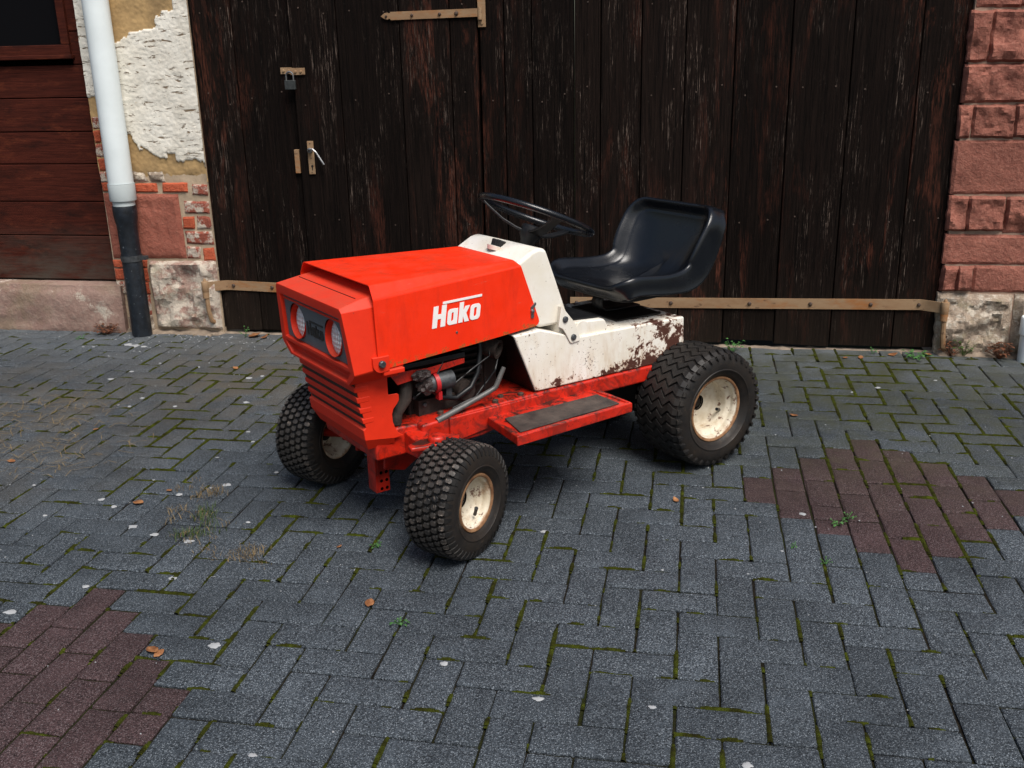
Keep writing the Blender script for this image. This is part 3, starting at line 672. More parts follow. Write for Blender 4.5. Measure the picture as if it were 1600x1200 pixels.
# ---- gate
def plank(x0, x1, z0, z1, yf, parent, OO, thick=0.032, name='plank', mat='gate', seed=0):
    rg = random.Random(seed); m = MB(); n = 6; vs = []; fs = []; w = (x1-x0)/2; h = (z1-z0)/2
    prof = [(-w, thick), (-w, 0.003), (-w+0.003, 0.0), (w-0.003, 0.0), (w, 0.003), (w, thick)]
    cup = rg.uniform(-0.0015, 0.0025)
    for i in range(n+1):
        z = -h+2*h*i/n; ex = 0.0012*mn.noise((seed*3.3, z*3, 0.3)); ex2 = 0.0012*mn.noise((seed*5.1, z*3, 1.3)); ey = 0.0015*mn.noise((seed*1.1, z*2, 2.3))
        for k, (a, d) in enumerate(prof):
            zz = z+(rg.uniform(0, 0.014) if i == 0 else 0)
            vs.append((a+(ex if a < 0 else ex2), d+ey+(cup if abs(a) > w*0.9 else 0), zz))
    q = len(prof)
    for i in range(n):
        for k in range(q-1): a = i*q+k; fs.append((a, a+1, a+q+1, a+q))
    fs.append(tuple(range(q))); fs.append(tuple(n*q+k for k in range(q)))
    for zz in (0.62, 1.20, 1.62):
        for fx in ((-.55, .55) if w > .09 else (0,)):
            if z0 > 1.8: continue
            px_ = fx*w+rg.uniform(-.02, .02)*w*5*.3; pz_ = zz+rg.uniform(-.035, .035)-(z0+z1)/2
            m.lathe([(.0042, -.0006), (.0036, -.0022), (.0004, -.0028)], 6, 'y', 1, Matrix.Translation((px_, 0.001, pz_)))
    m.add(vs, fs); o = m.build(name, [mat, 'bolt'], parent, smooth=30); o.location = Vector(((x0+x1)/2, yf, (z0+z1)/2))-OO; return o
def strap(parent, OO, x0, x1, z0, z1, yf, h=0.05, bolts=(), tip=0, curl=0, name='strap_hinge', jog=0.0):
    """flat iron strap; tip=-1/+1 spade end, curl=-1/+1 rolled eye end"""
    m = MB(); n = 60; vs = []; fs = []
    for i in range(n+1):
        t_ = i/n; x = x0+(x1-x0)*t_; z = z0+(z1-z0)*t_; wv = 0.0015*mn.noise((x*5, 1, 1))-jog*max(0, 1-((x-x0) if curl < 0 else (x1-x))/.085); hh = h/2
        for dz, dy in ((-hh, 0), (-hh, -0.006), (hh, -0.006), (hh, 0)): vs.append((x, yf+dy+wv, z+dz))
    for i in range(n):
        for k in range(4): a = i*4; fs.append((a+k, a+(k+1) % 4, a+4+(k+1) % 4, a+4+k))
    fs += [(3, 2, 1, 0), tuple(n*4+k for k in range(4))]
    m.add(vs, fs)
    if tip:
        xe, ze = (x0, z0) if tip < 0 else (x1, z1); s_ = tip
        pts = [(xe, ze-h*.42), (xe+s_*.008, ze-h*.30), (xe+s_*.014, ze-h*.42), (xe+s_*.028, ze-h*.38), (xe+s_*.040, ze-h*.15), (xe+s_*.047, ze), (xe+s_*.040, ze+h*.15), (xe+s_*.028, ze+h*.38), (xe+s_*.014, ze+h*.42), (xe+s_*.008, ze+h*.30), (xe, ze+h*.42)]
        m.prism(pts, 'xz', yf-0.0055, yf)
    if curl:
        xe, ze = (x0, z0) if curl < 0 else (x1, z1)
        m.lathe([(0.017, ze-h*.55), (0.0185, ze-h*.5), (0.0185, ze+h*.5), (0.017, ze+h*.55)], 16, 'z', mat=Matrix.Translation((xe+curl*0.010, yf-0.006-jog, 0)), cap0=True, cap1=True)
    o = child(m.build(name, 'strap', parent, smooth=40), OO)
    for i, (bx, k) in enumerate(bolts):
        bz = z0+(z1-z0)*(bx-x0)/(x1-x0); q = MB()
        q.lathe([(0.0095*k, yf-0.005), (0.0095*k, yf-0.009), (0.006*k, yf-0.0135), (0.001, yf-0.0145)], 12, 'y', mat=Matrix.Translation((bx, 0, bz)), cap1=True)
        q.build('bolt', 'bolt', o, smooth=40)
    return o
TOP = 2.45
gr_ = empty('gate_leaf', (0.5, WALL_Y, 0)); OR = Vector((0.5, WALL_Y, 0)); tag(gr_, 'right leaf of the dark plank gate behind the black seat, with long rusty bottom strap', 'gate', 'leaves of the dark wooden gate')
xr = [-0.361, -0.239, -0.052, 0.146, 0.364, 0.609, 0.870, 1.156, 1.352]
for i, (a, b_) in enumerate(zip(xr[:-1], xr[1:])):
    plank(a+0.0024, b_-0.0024, 0.010 if i not in (4,) else 0.022, TOP, 2.800+0.003*math.sin(i*2.1), gr_, OR, seed=30+i)
b = MB(); b.box(-0.355, 1.345, 2.829, 2.86, 0.06, TOP-.05); child(b.build('ledge_backing', 'dark', gr_), OR)
strap(gr_, OR, -0.382, 1.352, 0.208, 0.231, 2.7985, 0.050, [(-0.35, .9), (-0.14, 1), (0.113, 1), (0.487, 1), (0.77, 1), (1.045, 1), (1.26, .9)], curl=1, jog=.060)
gl = empty('gate_leaf', (-1.3, WALL_Y, 0)); OG = Vector((-1.3, WALL_Y, 0)); tag(gl, 'left leaf of the dark plank gate that frames the wicket door', 'gate', 'leaves of the dark wooden gate')
for i, (a, b_) in enumerate([(-2.246, -2.035), (-2.035, -1.738), (-0.806, -0.69), (-0.69, -0.56), (-0.56, -0.363)]):
    plank(a+0.0024, b_-0.0024, 0.012, TOP, (2.808 if a < -1.7 else 2.801), gl, OG, seed=50+i)
plank(-1.738, -0.808, 2.05, TOP, 2.803, gl, OG, seed=59, name='head_board')
b = MB(); b.box(-2.24, -0.37, 2.858, 2.89, 0.06, TOP-.05); child(b.build('ledge_backing', 'dark', gl), OG)
b = MB(); b.box(-2.275, -2.245, 2.80, 2.87, 0.03, TOP); child(b.build('edge_board', 'gate', gl, bevel=0.003), OG)
strap(gl, OG, -2.292, -1.745, 0.263, 0.246, 2.806, 0.050, [(-2.17, 1), (-1.955, 1)], curl=-1, jog=.058)
wk = empty('wicket_door', (-1.27, WALL_Y, 0)); OW = Vector((-1.27, WALL_Y, 0)); tag(wk, 'dark plank wicket door with lever handle behind the red hood', 'door')
for i, (a, b_) in enumerate([(-1.735, -1.496), (-1.496, -1.186), (-1.186, -0.943), (-0.943, -0.814)]):
    plank(a+0.0024, b_-0.0024, 0.014, 2.04, 2.792+0.002*(i % 2)-0.008, wk, OW, thick=0.053, seed=70+i)
b = MB(); b.box(-1.73, -0.82, 2.838, 2.856, 0.06, 2.03); child(b.build('ledge_backing', 'dark', wk), OW)
strap(wk, OW, -1.222, -0.806, 1.567, 1.571, 2.781, 0.036, [(-1.243, .6), (-1.118, .7), (-0.985, .8), (-0.905, 1.0)], tip=-1, name='strap_hinge')
m = MB(); m.box(-0.808, -0.772, 2.793, 2.798, 1.508, 1.66); m.lathe([(0.011, 1.54), (0.011, 1.595)], 12, 'z', mat=Matrix.Translation((-0.797, 2.785, 0)), cap0=True, cap1=True)
m.lathe([(0.006, 2.793), (0.006, 2.789)], 8, 'y', mat=Matrix.Translation((-0.788, 0, 1.525)), cap1=True)
child(m.build('hinge_plate', 'strap', gl, smooth=40), OG)
# lever handle on its long plate
m = MB(); m.box(-1.688, -1.656, 2.778, 2.785, 0.838, 1.0); hp = child(m.build('handle_plate', 'strap', wk, bevel=0.002), OW)
def sub(mb, name, mat, par, OO, **k): return mb.build(name, mat, par, **k)
m = MB(); m.lathe([(0.0125, 2.778), (0.0125, 2.766), (0.010, 2.764)], 14, 'y', mat=Matrix.Translation((-1.672, 0, 0.955)), cap1=True)
m.tube([(-1.672, 2.772, 0.955), (-1.672, 2.755, 0.957), (-1.664, 2.745, 0.962), (-1.648, 2.745, 0.963), (-1.632, 2.747, 0.947), (-1.597, 2.75, 0.888)], 0.0052, 8)
sub(m, 'lever', 'steel', hp, OW, smooth=40)
m = MB(); m.lathe([(0.0062, 2.7776), (0.0062, 2.7774)], 12, 'y', mat=Matrix.Translation((-1.669, 0, 0.878)), cap1=True); m.box(-1.6715, -1.6665, 2.7773, 2.7777, 0.858, 0.878)
sub(m, 'keyhole', 'decal_black', hp, OW)
for z_ in (0.988, 0.918, 0.848):
    m = MB(); m.lathe([(0.0035, 2.7778), (0.002, 2.776)], 8, 'y', mat=Matrix.Translation((-1.672, 0, z_)), cap1=True); sub(m, 'screw', 'bolt', hp, OW)
m = MB(); m.box(-1.764, -1.739, 2.79, 2.81, 0.842, 0.958); child(m.build('latch_keeper', 'strap', gl, bevel=0.002), OG)
# hasp and padlock
m = MB(); m.box(-1.800, -1.742, 2.799, 2.807, 1.318, 1.348); 
for bx in (-1.785, -1.757): m.lathe([(0.007, 2.799), (0.005, 2.793)], 10, 'y', mat=Matrix.Translation((bx, 0, 1.332)), cap1=True)
child(m.build('staple_plate', 'strap', gl, smooth=40), OG)
m = MB(); m.box(-1.741, -1.668, 2.777, 2.783, 1.313, 1.345)
for bx in (-1.715, -1.688): m.lathe([(0.007, 2.777), (0.005, 2.771)], 10, 'y', mat=Matrix.Translation((bx, 0, 1.328)), cap1=True)
child(m.build('hasp', 'strap', wk, smooth=40), OW)
pk = empty('padlock', (-1.742, 2.766, 1.245)); tag(pk, 'small grey padlock hanging from the hasp of the wicket door', 'padlock')
m = MB(); m.box(-0.027, 0.027, -0.009, 0.009, 0, 0.044); m.build('lock_body', 'lockgrey', pk, bevel=0.003)
m = MB(); m.tube([(-0.018, 0, 0.04), (-0.018, 0, 0.065)]+[(-0.018*math.cos(a), 0, 0.065+0.018*math.sin(a)) for a in [R(20*k) for k in range(1, 9)]]+[(0.018, 0, 0.065), (0.018, 0, 0.04)], 0.0042, 8); m.build('shackle', 'steel', pk, smooth=40)
# lintel and wall above, out of frame
lin = MB(); lin.box(-2.6, 1.75, 2.775, 3.2, 2.452, 2.70); tag(lin.build('gate_lintel', 'gate', bevel=0.01), 'heavy dark timber lintel over the gate', 'lintel')

# ---- red-brown board door on the left, over a worn stone step
dr = empty('board_door', (-3.6, 2.86, 0.25)); OD = Vector((-3.6, 2.86, 0.25)); tag(dr, 'red-brown horizontal board door left of the white downpipe', 'door')
def board(x0, x1, z0, z1, yf, name='board'):
    m = MB(); w, h = (x1-x0)/2, (z1-z0)/2; m.box(-w, w, 0, 0.03, -h, h); o = m.build(name, 'door', dr, bevel=0.004); o.location = Vector(((x0+x1)/2, yf, (z0+z1)/2))-OD; return o
zs_ = [0.262, 0.505, 0.688, 0.885, 1.052, 1.222, 1.385]
for i, (a, b_) in enumerate(zip(zs_[:-1], zs_[1:])): board(-4.45, -2.842, a+0.0015, b_-0.0025, 2.862+0.002*(i % 2))
for a, b_ in ((1.385, 1.545), (1.545, 1.71), (1.71, 1.90)): board(-2.946, -2.842, a+0.0015, b_-0.0025, 2.863); board(-4.45, -3.56, a+0.0015, b_-0.0025, 2.863)
board(-4.45, -2.842, 1.902, 2.1, 2.863)
m = MB()
for (x0, x1, z0, z1) in ((-3.56, -2.943, 1.432, 1.482), (-3.56, -2.943, 1.85, 1.90), (-2.988, -2.943, 1.482, 1.85), (-3.56, -3.515, 1.482, 1.85)): m.box(x0, x1, 2.845, 2.89, z0, z1)
fr = child(m.build('window', 'door', dr, bevel=0.004), OD)
m = MB(); m.box(-3.515, -2.988, 2.882, 2.886, 1.482, 1.85); sub(m, 'pane', 'pane', fr, OD)
m = MB(); m.box(-3.60, -2.93, 2.83, 2.88, 1.412, 1.434); sub(m, 'sill', 'door', fr, OD, bevel=0.004)
b = MB(); b.box(-4.45, -2.838, 2.894, 2.95, 0.26, 2.1); child(b.build('door_core', 'dark', dr), OD)
stp = rock('stone_step', -4.5, -2.80, -0.04, 0.256, 2.752, 'sill', None, 0.022, 0.8, depth=0.30, seed=300, edge=0.05, nxs=40, nzs=18, facet=60)
tag(stp, 'worn pinkish stone step under the red-brown board door', 'step')
b = MB(); b.box(-4.9, -4.45, 2.79, 3.25, -.05, 2.9); b.box(-4.45, -2.838, 2.80, 3.25, 2.1, 2.9)
tag(b.build('plaster_wall', 'ochre'), 'ochre plaster wall around and above the board door', 'wall')

# ---- downpipe
dp = empty('downpipe', (-2.683, 2.715, 0)); tag(dp, 'white zinc downpipe with black cast-iron foot on the plastered pillar', 'downpipe')
m = MB(); m.lathe([(0.0625, 0.795), (0.0625, 2.8)], 32); m.build('pipe', 'zinc', dp, smooth=60)
m = MB(); m.lathe([(0.0665, 0.80), (0.067, 0.795), (0.066, 0.72), (0.064, 0.715), (0.055, 0.713), (0.055, 0.665)], 32); m.lathe([(0.0635, 0.80), (0.0665, 0.802)], 32)
m.build('collar', 'zinc_dark', dp, smooth=40)
m = MB(); m.lathe([(0.0575, 0.690), (0.0595, 0.684), (0.0595, 0.640), (0.0575, 0.625), (0.052, 0.592), (0.0505, 0.575), (0.050, 0.405), (0.051, 0.40), (0.051, 0.10), (0.0515, -0.02)], 32, cap0=False); m.build('cast_iron_foot', 'iron', dp, smooth=40)
m = MB(); m.lathe([(0.053, 0.402), (0.0545, 0.402), (0.0545, 0.432), (0.053, 0.432)], 32, close=True); m.box(0.04, 0.085, -0.006, 0.02, 0.407, 0.427); m.build('clamp', 'castgrey', dp, smooth=40)
ds = empty('drain_stub', (1.742, 2.70, 0)); tag(ds, 'pale blue-grey pipe stub at the foot of the sandstone wall', 'pipe')
m = MB(); m.lathe([(0.050, -0.02), (0.050, 0.12), (0.056, 0.125), (0.056, 0.20), (0.052, 0.205), (0.049, 0.20), (0.049, 0.05)], 28); m.build('pipe', 'zinc', ds, smooth=40)

# ================================================================== TRACTOR  (local x forward, y left, z up)
TR = empty('garden_tractor', (-0.00506, 1.49406, 0), R(-135))
tag(TR, 'old red and white garden tractor with black seat parked on the paving', 'tractor')
def lerp(a, b, t_): return a+(b-a)*t_

# ---- hood: folded sheet, wider at the nose than at the dash
def hood():
    m = MB()
    xf, xr_ = 1.140, 0.618
    def yside(x): return lerp(0.2425, 0.1875, (xf-x)/(xf-0.58))
    top = [(xf, .219, .790), (xr_, .156, .783)]
    bev = [(xf+.002, yside(xf), .753), (xr_-.004, yside(xr_), .770)]
    side = [(1.138, .592), (1.106, .590), (1.104, .553), (0.8, .5615), (0.560, .5705), (0.549, .575), (0.543, .583), (0.545, .594)]
    for s_ in (1, -1):
        ns = [(x, s_*(yside(x)), z) for x, z in side]
        b0 = (bev[0][0], s_*bev[0][1], bev[0][2]); b1 = (bev[1][0], s_*bev[1][1], bev[1][2])
        vs = [b0]+ns+[b1]; fs = [tuple(range(len(vs)))]
        m.add(vs, fs)
        m.add([b0, b1, (top[1][0], s_*top[1][1], top[1][2]), (top[0][0], s_*top[0][1], top[0][2])], [(0, 1, 2, 3)])
    m.add([(top[0][0], .219, .790), (top[1][0], .156, .783), (top[1][0], -.156, .783), (top[0][0], -.219, .790)], [(0, 1, 2, 3)])
    bm = bmesh.new(); vv = [bm.verts.new(q) for q in m.v]
    for f in m.f: bm.faces.new([vv[i] for i in f])
    bmesh.ops.remove_doubles(bm, verts=bm.verts, dist=1e-5); bmesh.ops.recalc_face_normals(bm, faces=bm.faces)
    # make sure normals point outwards
    for f in bm.faces:
        if f.normal.z < -0.5 or (abs(f.normal.y) > 0.5 and f.normal.y*f.calc_center_median().y < 0):
            bmesh.ops.reverse_faces(bm, faces=bm.faces); break
    me = bpy.data.meshes.new('hood'); bm.to_mesh(me); bm.free(); me.materials.append(M['red'])
    o = bpy.data.objects.new('hood', me); C.objects.link(o); o.parent = TR
    md = o.modifiers.new('bevel', 'BEVEL'); md.width = 0.005; md.segments = 4; md.limit_method = 'ANGLE'; md.angle_limit = R(20)
    md = o.modifiers.new('solid', 'SOLIDIFY'); md.thickness = 0.0025; md.offset = -1
    return o, yside
HOOD, yside = hood()

# ---- lettering
def rrect(x0, x1, y0, y1, r_, n=5):
    pts = []
    for cx, cy_, a0 in ((x1-r_, y0+r_, -90), (x1-r_, y1-r_, 0), (x0+r_, y1-r_, 90), (x0+r_, y0+r_, 180)):
        for k in range(n+1): a = R(a0+90*k/n); pts.append((cx+r_*math.cos(a), cy_+r_*math.sin(a)))
    return pts
def lettering(name, mat, parent, place, size, shear=0.16, bar=True, thick=0.0012):
    """place(u, v, h) -> local point for lettering coordinates u right, v up, h out of the surface"""
    shapes = [([(0, 0), (.27, 0), (.27, .39), (.47, .39), (.47, 0), (.74, 0), (.74, 1), (.47, 1), (.47, .61), (.27, .61), (.27, 1), (0, 1)], [])]
    x = .84; shapes.append((rrect(x, x+.56, 0, .74, .17), [rrect(x+.22, x+.34, .17, .57, .055)[::-1]]))
    shapes.append(([(x+.34, 0), (x+.58, 0), (x+.58, .72), (x+.34, .72)], []))
    x = 1.50; shapes.append(([(x, 0), (x+.24, 0), (x+.24, .95), (x, .95)], []))
    shapes.append(([(x+.22, .33), (x+.36, 0), (x+.63, 0), (x+.42, .41), (x+.61, .74), (x+.35, .74), (x+.22, .50)], []))
    x = 2.16; shapes.append((rrect(x, x+.60, 0, .74, .18), [rrect(x+.22, x+.38, .16, .58, .065)[::-1]]))
    if bar: shapes.append(([(.50, 1.04), (2.78, 1.04), (2.78, 1.15), (.50, 1.15)], []))
    m = MB()
    for si, (out, holes) in enumerate(shapes):
        loops = [out]+holes; flat = [p for l in loops for p in l]
        tri = tessellate_polygon([[Vector((a, b, 0)) for a, b in l] for l in loops])
        n = len(flat); P_ = [((a+shear*b)*size, b*size) for a, b in flat]
        vs = [place(a, b, thick+si*.00012) for a, b in P_]+[place(a, b, -0.0006) for a, b in P_]; fs = [tuple(t_) for t_ in tri]
        k0 = 0
        for l in loops:
            for i in range(len(l)): a, b = k0+i, k0+(i+1) % len(l); fs.append((a, b, n+b, n+a))
            k0 += len(l)
        m.add(vs, fs)
    return m.build(name, mat, parent)
sl = 0.052/0.556
def on_side(s_):
    nrm = Vector((-sl, 1, 0)).normalized()
    def f(u, v, h):
        x = (0.953-u) if s_ > 0 else (0.775+u)
        return (x+nrm.x*h, s_*(yside(x)+nrm.y*h), 0.637+v+0.0*u)
    return f
lettering('side_lettering', 'decal_white', HOOD, on_side(1), 0.0625)
lettering('side_lettering', 'decal_white', HOOD, on_side(-1), 0.0625)
for s_ in (1, -1):
    m = MB(); x = .572; yy = yside(x)
    m.prism([(x-.005, .600), (x+.006, .600), (x+.006, .635), (x-.012, .648), (x-.014, .642), (x-.004, .630)], 'xz', s_*(yy-.001), s_*(yy+.004))
    m.lathe([(0.007, s_*yy), (0.006, s_*(yy+.008)), (0.001, s_*(yy+.010))], 10, 'y', mat=Matrix.Translation((x+.001, 0, .622)))
    m.build('latch', 'steel', HOOD, smooth=40)
m = MB(); m.lathe([(0.0045, yside(.865)-.001), (0.0035, yside(.865)+.002)], 10, 'y', mat=Matrix.Translation((.865, 0, .610)), cap1=True); m.build('rivet', 'steel', HOOD)

# ---- nose cowl
def nose():
    def xf(z): return 1.233-(0.738-z)*0.088
    outer = [(-.217, .738), (-.227, .727), (-.251, .555), (-.246, .547), (-.203, .514), (.203, .514), (.246, .547), (.251, .555), (.227, .727), (.217, .738)]
    h1 = [(-.205, .708), (.205, .708), (.219, .570), (-.219, .570)]
    h2 = [(-.226, .557), (.226, .557), (.190, .522), (-.190, .522)]
    m = MB()
    loops = [outer, h1, h2]; flat = [p for l in loops for p in l]
    tri = tessellate_polygon([[Vector((a, b, 0)) for a, b in l] for l in loops])
    n0 = len(flat); vs = [(xf(b), a, b) for a, b in flat]; fs = [tuple(t_) for t_ in tri]
    # brow shell back to the hood
    back = {0: (1.085, -.206, .765), 1: (1.085, -.230, .735), 2: (1.055, -.233, .556), 3: (1.055, -.229, .546), 4: (1.062, -.203, .514), 5: (1.062, .203, .514), 6: (1.055, .229, .546), 7: (1.055, .233, .556), 8: (1.085, .230, .735), 9: (1.085, .206, .765)}
    mid = {0: (1.169, -.207, .7515), 9: (1.169, .207, .7515), 1: (1.160, -.2305, .730), 8: (1.160, .2305, .730), 2: (1.135, -.238, .5555), 3: (1.135, -.234, .5465), 6: (1.135, .234, .5465), 7: (1.135, .238, .5555)}
    b0 = len(vs)
    for i in range(10): vs.append(mid.get(i, tuple(lerp(vs[i][k], back[i][k], .5) for k in range(3))))
    for i in range(10): vs.append(back[i])
    for i in range(10):
        j = (i+1) % 10; fs.append((i, j, b0+j, b0+i)); fs.append((b0+i, b0+j, b0+10+j, b0+10+i))
    # recess walls of the lamp panel and of the tray below it
    r1 = len(vs)
    for a, b in h1: vs.append((xf(b)-.020, a*.97, b-.002 if b > .65 else b+.002))
    for i in range(4): j = (i+1) % 4; fs.append((10+i, 10+j, r1+j, r1+i))
    r2 = len(vs)
    for (a, b), (a2, b2) in zip(h2, [(-.215, .552), (.215, .552), (.192, .530), (-.192, .530)]): vs.append((xf(b)-.018, a2, b2))
    for i in range(4): j = (i+1) % 4; fs.append((14+i, 14+j, r2+j, r2+i))
    fs.append((r2, r2+1, r2+2, r2+3))
    m.add(vs, fs)
    # three small dimples in the tray are left as ribs
    for yy in (-.12, 0, .12): m.add([(xf(.55)-.017, yy-.012, .5505), (xf(.55)-.017, yy+.012, .5505), (xf(.55)-.013, yy, .536)], [(0, 1, 2)])
    # groove above the lamp panel
    m.prism([(1.2165, .700), (1.2235, .699), (1.222, .692), (1.2155, .692)], 'xz', -.203, .203)
    # cheeks and skirt
    front = [(1.196, .516), (1.166, .372)]
    cheek = [(1.190, .518), (1.164, .372), (1.172, .366), (1.168, .334), (1.073, .320), (1.043, .322), (1.060, .335), (1.070, .352), (1.076, .372), (1.077, .395), (1.072, .410), (1.058, .425), (1.052, .434), (1.052, .450), (1.057, .455), (1.086, .457), (1.086, .518)]
    for s_ in (1, -1): m.prism(cheek, 'xz', s_*.184, s_*.188)
    m.add([(1.172, -.187, .366), (1.172, .187, .366), (1.168, .187, .334), (1.168, -.187, .334)], [(0, 1, 2, 3)])
    m.add([(1.172, -.187, .366), (1.172, .187, .366), (1.160, .182, .373), (1.160, -.182, .373)], [(0, 1, 2, 3)])
    sk = [(1.168, -.187, .334), (1.168, .187, .334), (1.150, .165, .296), (1.150, -.165, .296)]
    m.add(sk, [(0, 1, 2, 3)])
    for s_ in (1, -1): m.add([(1.168, s_*.187, .334), (1.073, s_*.187, .320), (1.072, s_*.180, .304), (1.150, s_*.165, .296)], [(0, 1, 2, 3)])
    o = m.build('nose_cowl', 'redcowl', TR, bevel=0.003, seg=2)
    # dark ground behind the louvres
    d = MB(); d.add([(1.1925, -.1885, .516), (1.1925, .1885, .516), (1.163, .1885, .372), (1.163, -.1885, .372)], [(0, 1, 2, 3)]); d.build('louvre_back', 'groove', o)
    # louvre slats wrap round the corner on to the cheek
    for k in range(4):
        zt_ = .500-k*.0325; zb_ = zt_-.0180
        def xx(z): return 1.198-(.516-z)*.205
        sl_ = MB()
        path = [(-1, 1.125), (-1, None), (1, None), (1, 1.125)]
        prof = [(-0.001, zt_+.001), (0.0018, zt_-.003), (0.0018, zb_+.002), (-0.001, zb_), (-0.012, zb_), (-0.012, zt_)]
        ring = []
        for s_, px in path:
            rr = []
            for dx, z in prof:
                if px is None: rr.append((xx(z)+dx-.002, s_*(.1875+dx), z))
                else: rr.append((px+.012+(zt_-.4)*.12, s_*(.1875+dx*.6), z))
            ring.append(rr)
        vs = [q for rr in ring for q in rr]; n = len(prof); fs = []
        for i in range(3):
            for q in range(n): fs.append((i*n+q, i*n+(q+1) % n, (i+1)*n+(q+1) % n, (i+1)*n+q))
        fs += [tuple(range(n)), tuple(3*n+q for q in range(n))]
        sl_.add(vs, fs); sl_.build('slat', 'redcowl', o, bevel=0.0015)
    # grey lamp panel with two round openings
    lc = [(-.118, .636), (.128, .636)]; lr = .054
    out = [(-.198, .705), (.198, .705), (.212, .573), (-.212, .573)]
    holes = [[(cy_+lr*math.cos(-2*math.pi*k/36), cz+lr*math.sin(-2*math.pi*k/36)) for k in range(36)] for cy_, cz in lc]
    loops = [out]+holes; flat = [p for l in loops for p in l]; tri = tessellate_polygon([[Vector((a, b, 0)) for a, b in l] for l in loops])
    p = MB(); p.add([(xf(b)-.010, a, b) for a, b in flat], [tuple(t_) for t_ in tri]); p.build('lamp_panel', 'greypanel', o)
    for cy_, cz in lc:
        x0 = xf(cz)-.010
        mt = Matrix.Translation((x0, cy_, cz)) @ Matrix.Rotation(R(-5), 4, 'Y')
        h = MB(); h.lathe([(lr+.0005, .0012), (lr-.001, .0012), (lr-.003, -.018), (lr-.001, -.020)], 36, 'x', mat=mt); ho = h.build('headlight', 'redcowl', o, smooth=50)
        q = MB(); q.lathe([(lr-.003, -.018), (lr-.012, -.044), (.030, -.064), (.012, -.072), (.0005, -.074)], 36, 'x', mat=mt); q.build('reflector', 'reflector', ho, smooth=70)
        q = MB(); q.lathe([(.0005, -.006), (.020, -.0072), (.036, -.0105), (lr-.0032, -.017), (lr-.0035, -.020), (.030, -.015), (.0005, -.0110)], 36, 'x', mat=mt); q.build('lens', 'lens', ho, smooth=70)
    pz = xf(.625)-.0096
    lettering('front_lettering', 'decal_black', o, lambda u, v, hh: (xf(.609+v)-.0102+hh, -.056+u, .609+v), 0.0405, 0.12, True, 0.0012)
    # ears that carry the hood pivot
    for s_ in (1, -1):
        e = MB(); pts = [(1.157, .592), (1.106, .592), (1.106, .549)]+[(1.131+.026*math.cos(a), .572+.026*math.sin(a)) for a in [R(-90+11.25*k) for k in range(0, 9)]]
        e.prism(pts, 'xz', s_*.236, s_*.2480); eo = e.build('pivot_ear', 'redcowl', o, bevel=0.0015)
        q = MB(); q.lathe([(0.0105, s_*.2475), (0.0105, s_*.256), (0.008, s_*.258), (.0005, s_*.258)], 8, 'y', mat=Matrix.Translation((1.131, 0, .572))); q.build('bolt', 'castgrey', eo)
    for s_ in (1, -1): q = MB(); q.box(1.058, 1.125, min(s_*.218, s_*.246), max(s_*.218, s_*.246), .534, .549); q.build('cowl_flange', 'redcowl', o, bevel=0.003)
    # thin crease line across the top
    q = MB(); q.box(1.1685, 1.1697, -.19, .19, .7515, .7533); q.build('top_seam', 'decal_black', o)
    return o
NOSE = nose()

# ---- white dash cowling with fuel cap
def dash():
    m = MB(); hw = .1815
    prof = [(0.640, .765), (0.600, .786), (0.560, .807), (0.535, .813), (0.510, .806), (0.470, .702), (0.416, .558), (0.535, .561), (0.562, .575)]
    m.prism(prof, 'xz', -hw, hw); o = m.build('dash_cowling', 'white', TR, bevel=0.012, seg=4)
    # side plates, running down to the tabs
    for s_ in (1, -1):
        t_ = MB(); tp = [(.470, .625), (.418, .564), (.396, .512), (.396, .499), (.430, .496), (.438, .502), (.454, .531), (.466, .549), (.482, .558)]
        t_.prism(tp, 'xz', s_*.201, s_*.205); t_.prism([(.468, .622), (.419, .566), (.470, .560)], 'xz', s_*.180, s_*.2012); to = t_.build('mounting_tab', 'white', o, bevel=0.003)
        for bx, bz in ((.457, .580), (.424, .516)):
            q = MB(); q.lathe([(.0105, s_*.2035), (.0105, s_*.209), (.007, s_*.211), (.0005, s_*.211)], 8, 'y', mat=Matrix.Translation((bx, 0, bz))); q.build('bolt', 'castgrey', to, smooth=30)
    q = MB(); mt = Matrix.Translation((.574, .005, .795)) @ Matrix.Rotation(R(-22), 4, 'Y')
    q.lathe([(.030, -.012), (.034, .001), (.022, .003)], 24, mat=mt)
    q.build('filler_neck', 'white', o, smooth=50)
    q = MB(); pr = []
    n_ = 40
    for h, r_ in ((.002, .0225), (.022, .0235), (.025, .0215)):
        pr.append((r_, h))
    vs = []; fs = []
    for r_, h in pr:
        for k in range(n_): a = 2*math.pi*k/n_; rr = r_*(1 if k % 2 else .93); vs.append((rr*math.cos(a), rr*math.sin(a), h))
    for i in range(2):
        for k in range(n_): fs.append((i*n_+k, i*n_+(k+1) % n_, (i+1)*n_+(k+1) % n_, (i+1)*n_+k))
    fs.append(tuple(2*n_+k for k in range(n_))); q.add(vs, fs, 0, mt); co = q.build('fuel_cap', 'blackplastic', o)
    q = MB(); q.lathe([(.019, .0252), (.0005, .0262)], 24, mat=mt); q.build('cap_disc', 'rubbermat', co)
    return o
DASH = dash()

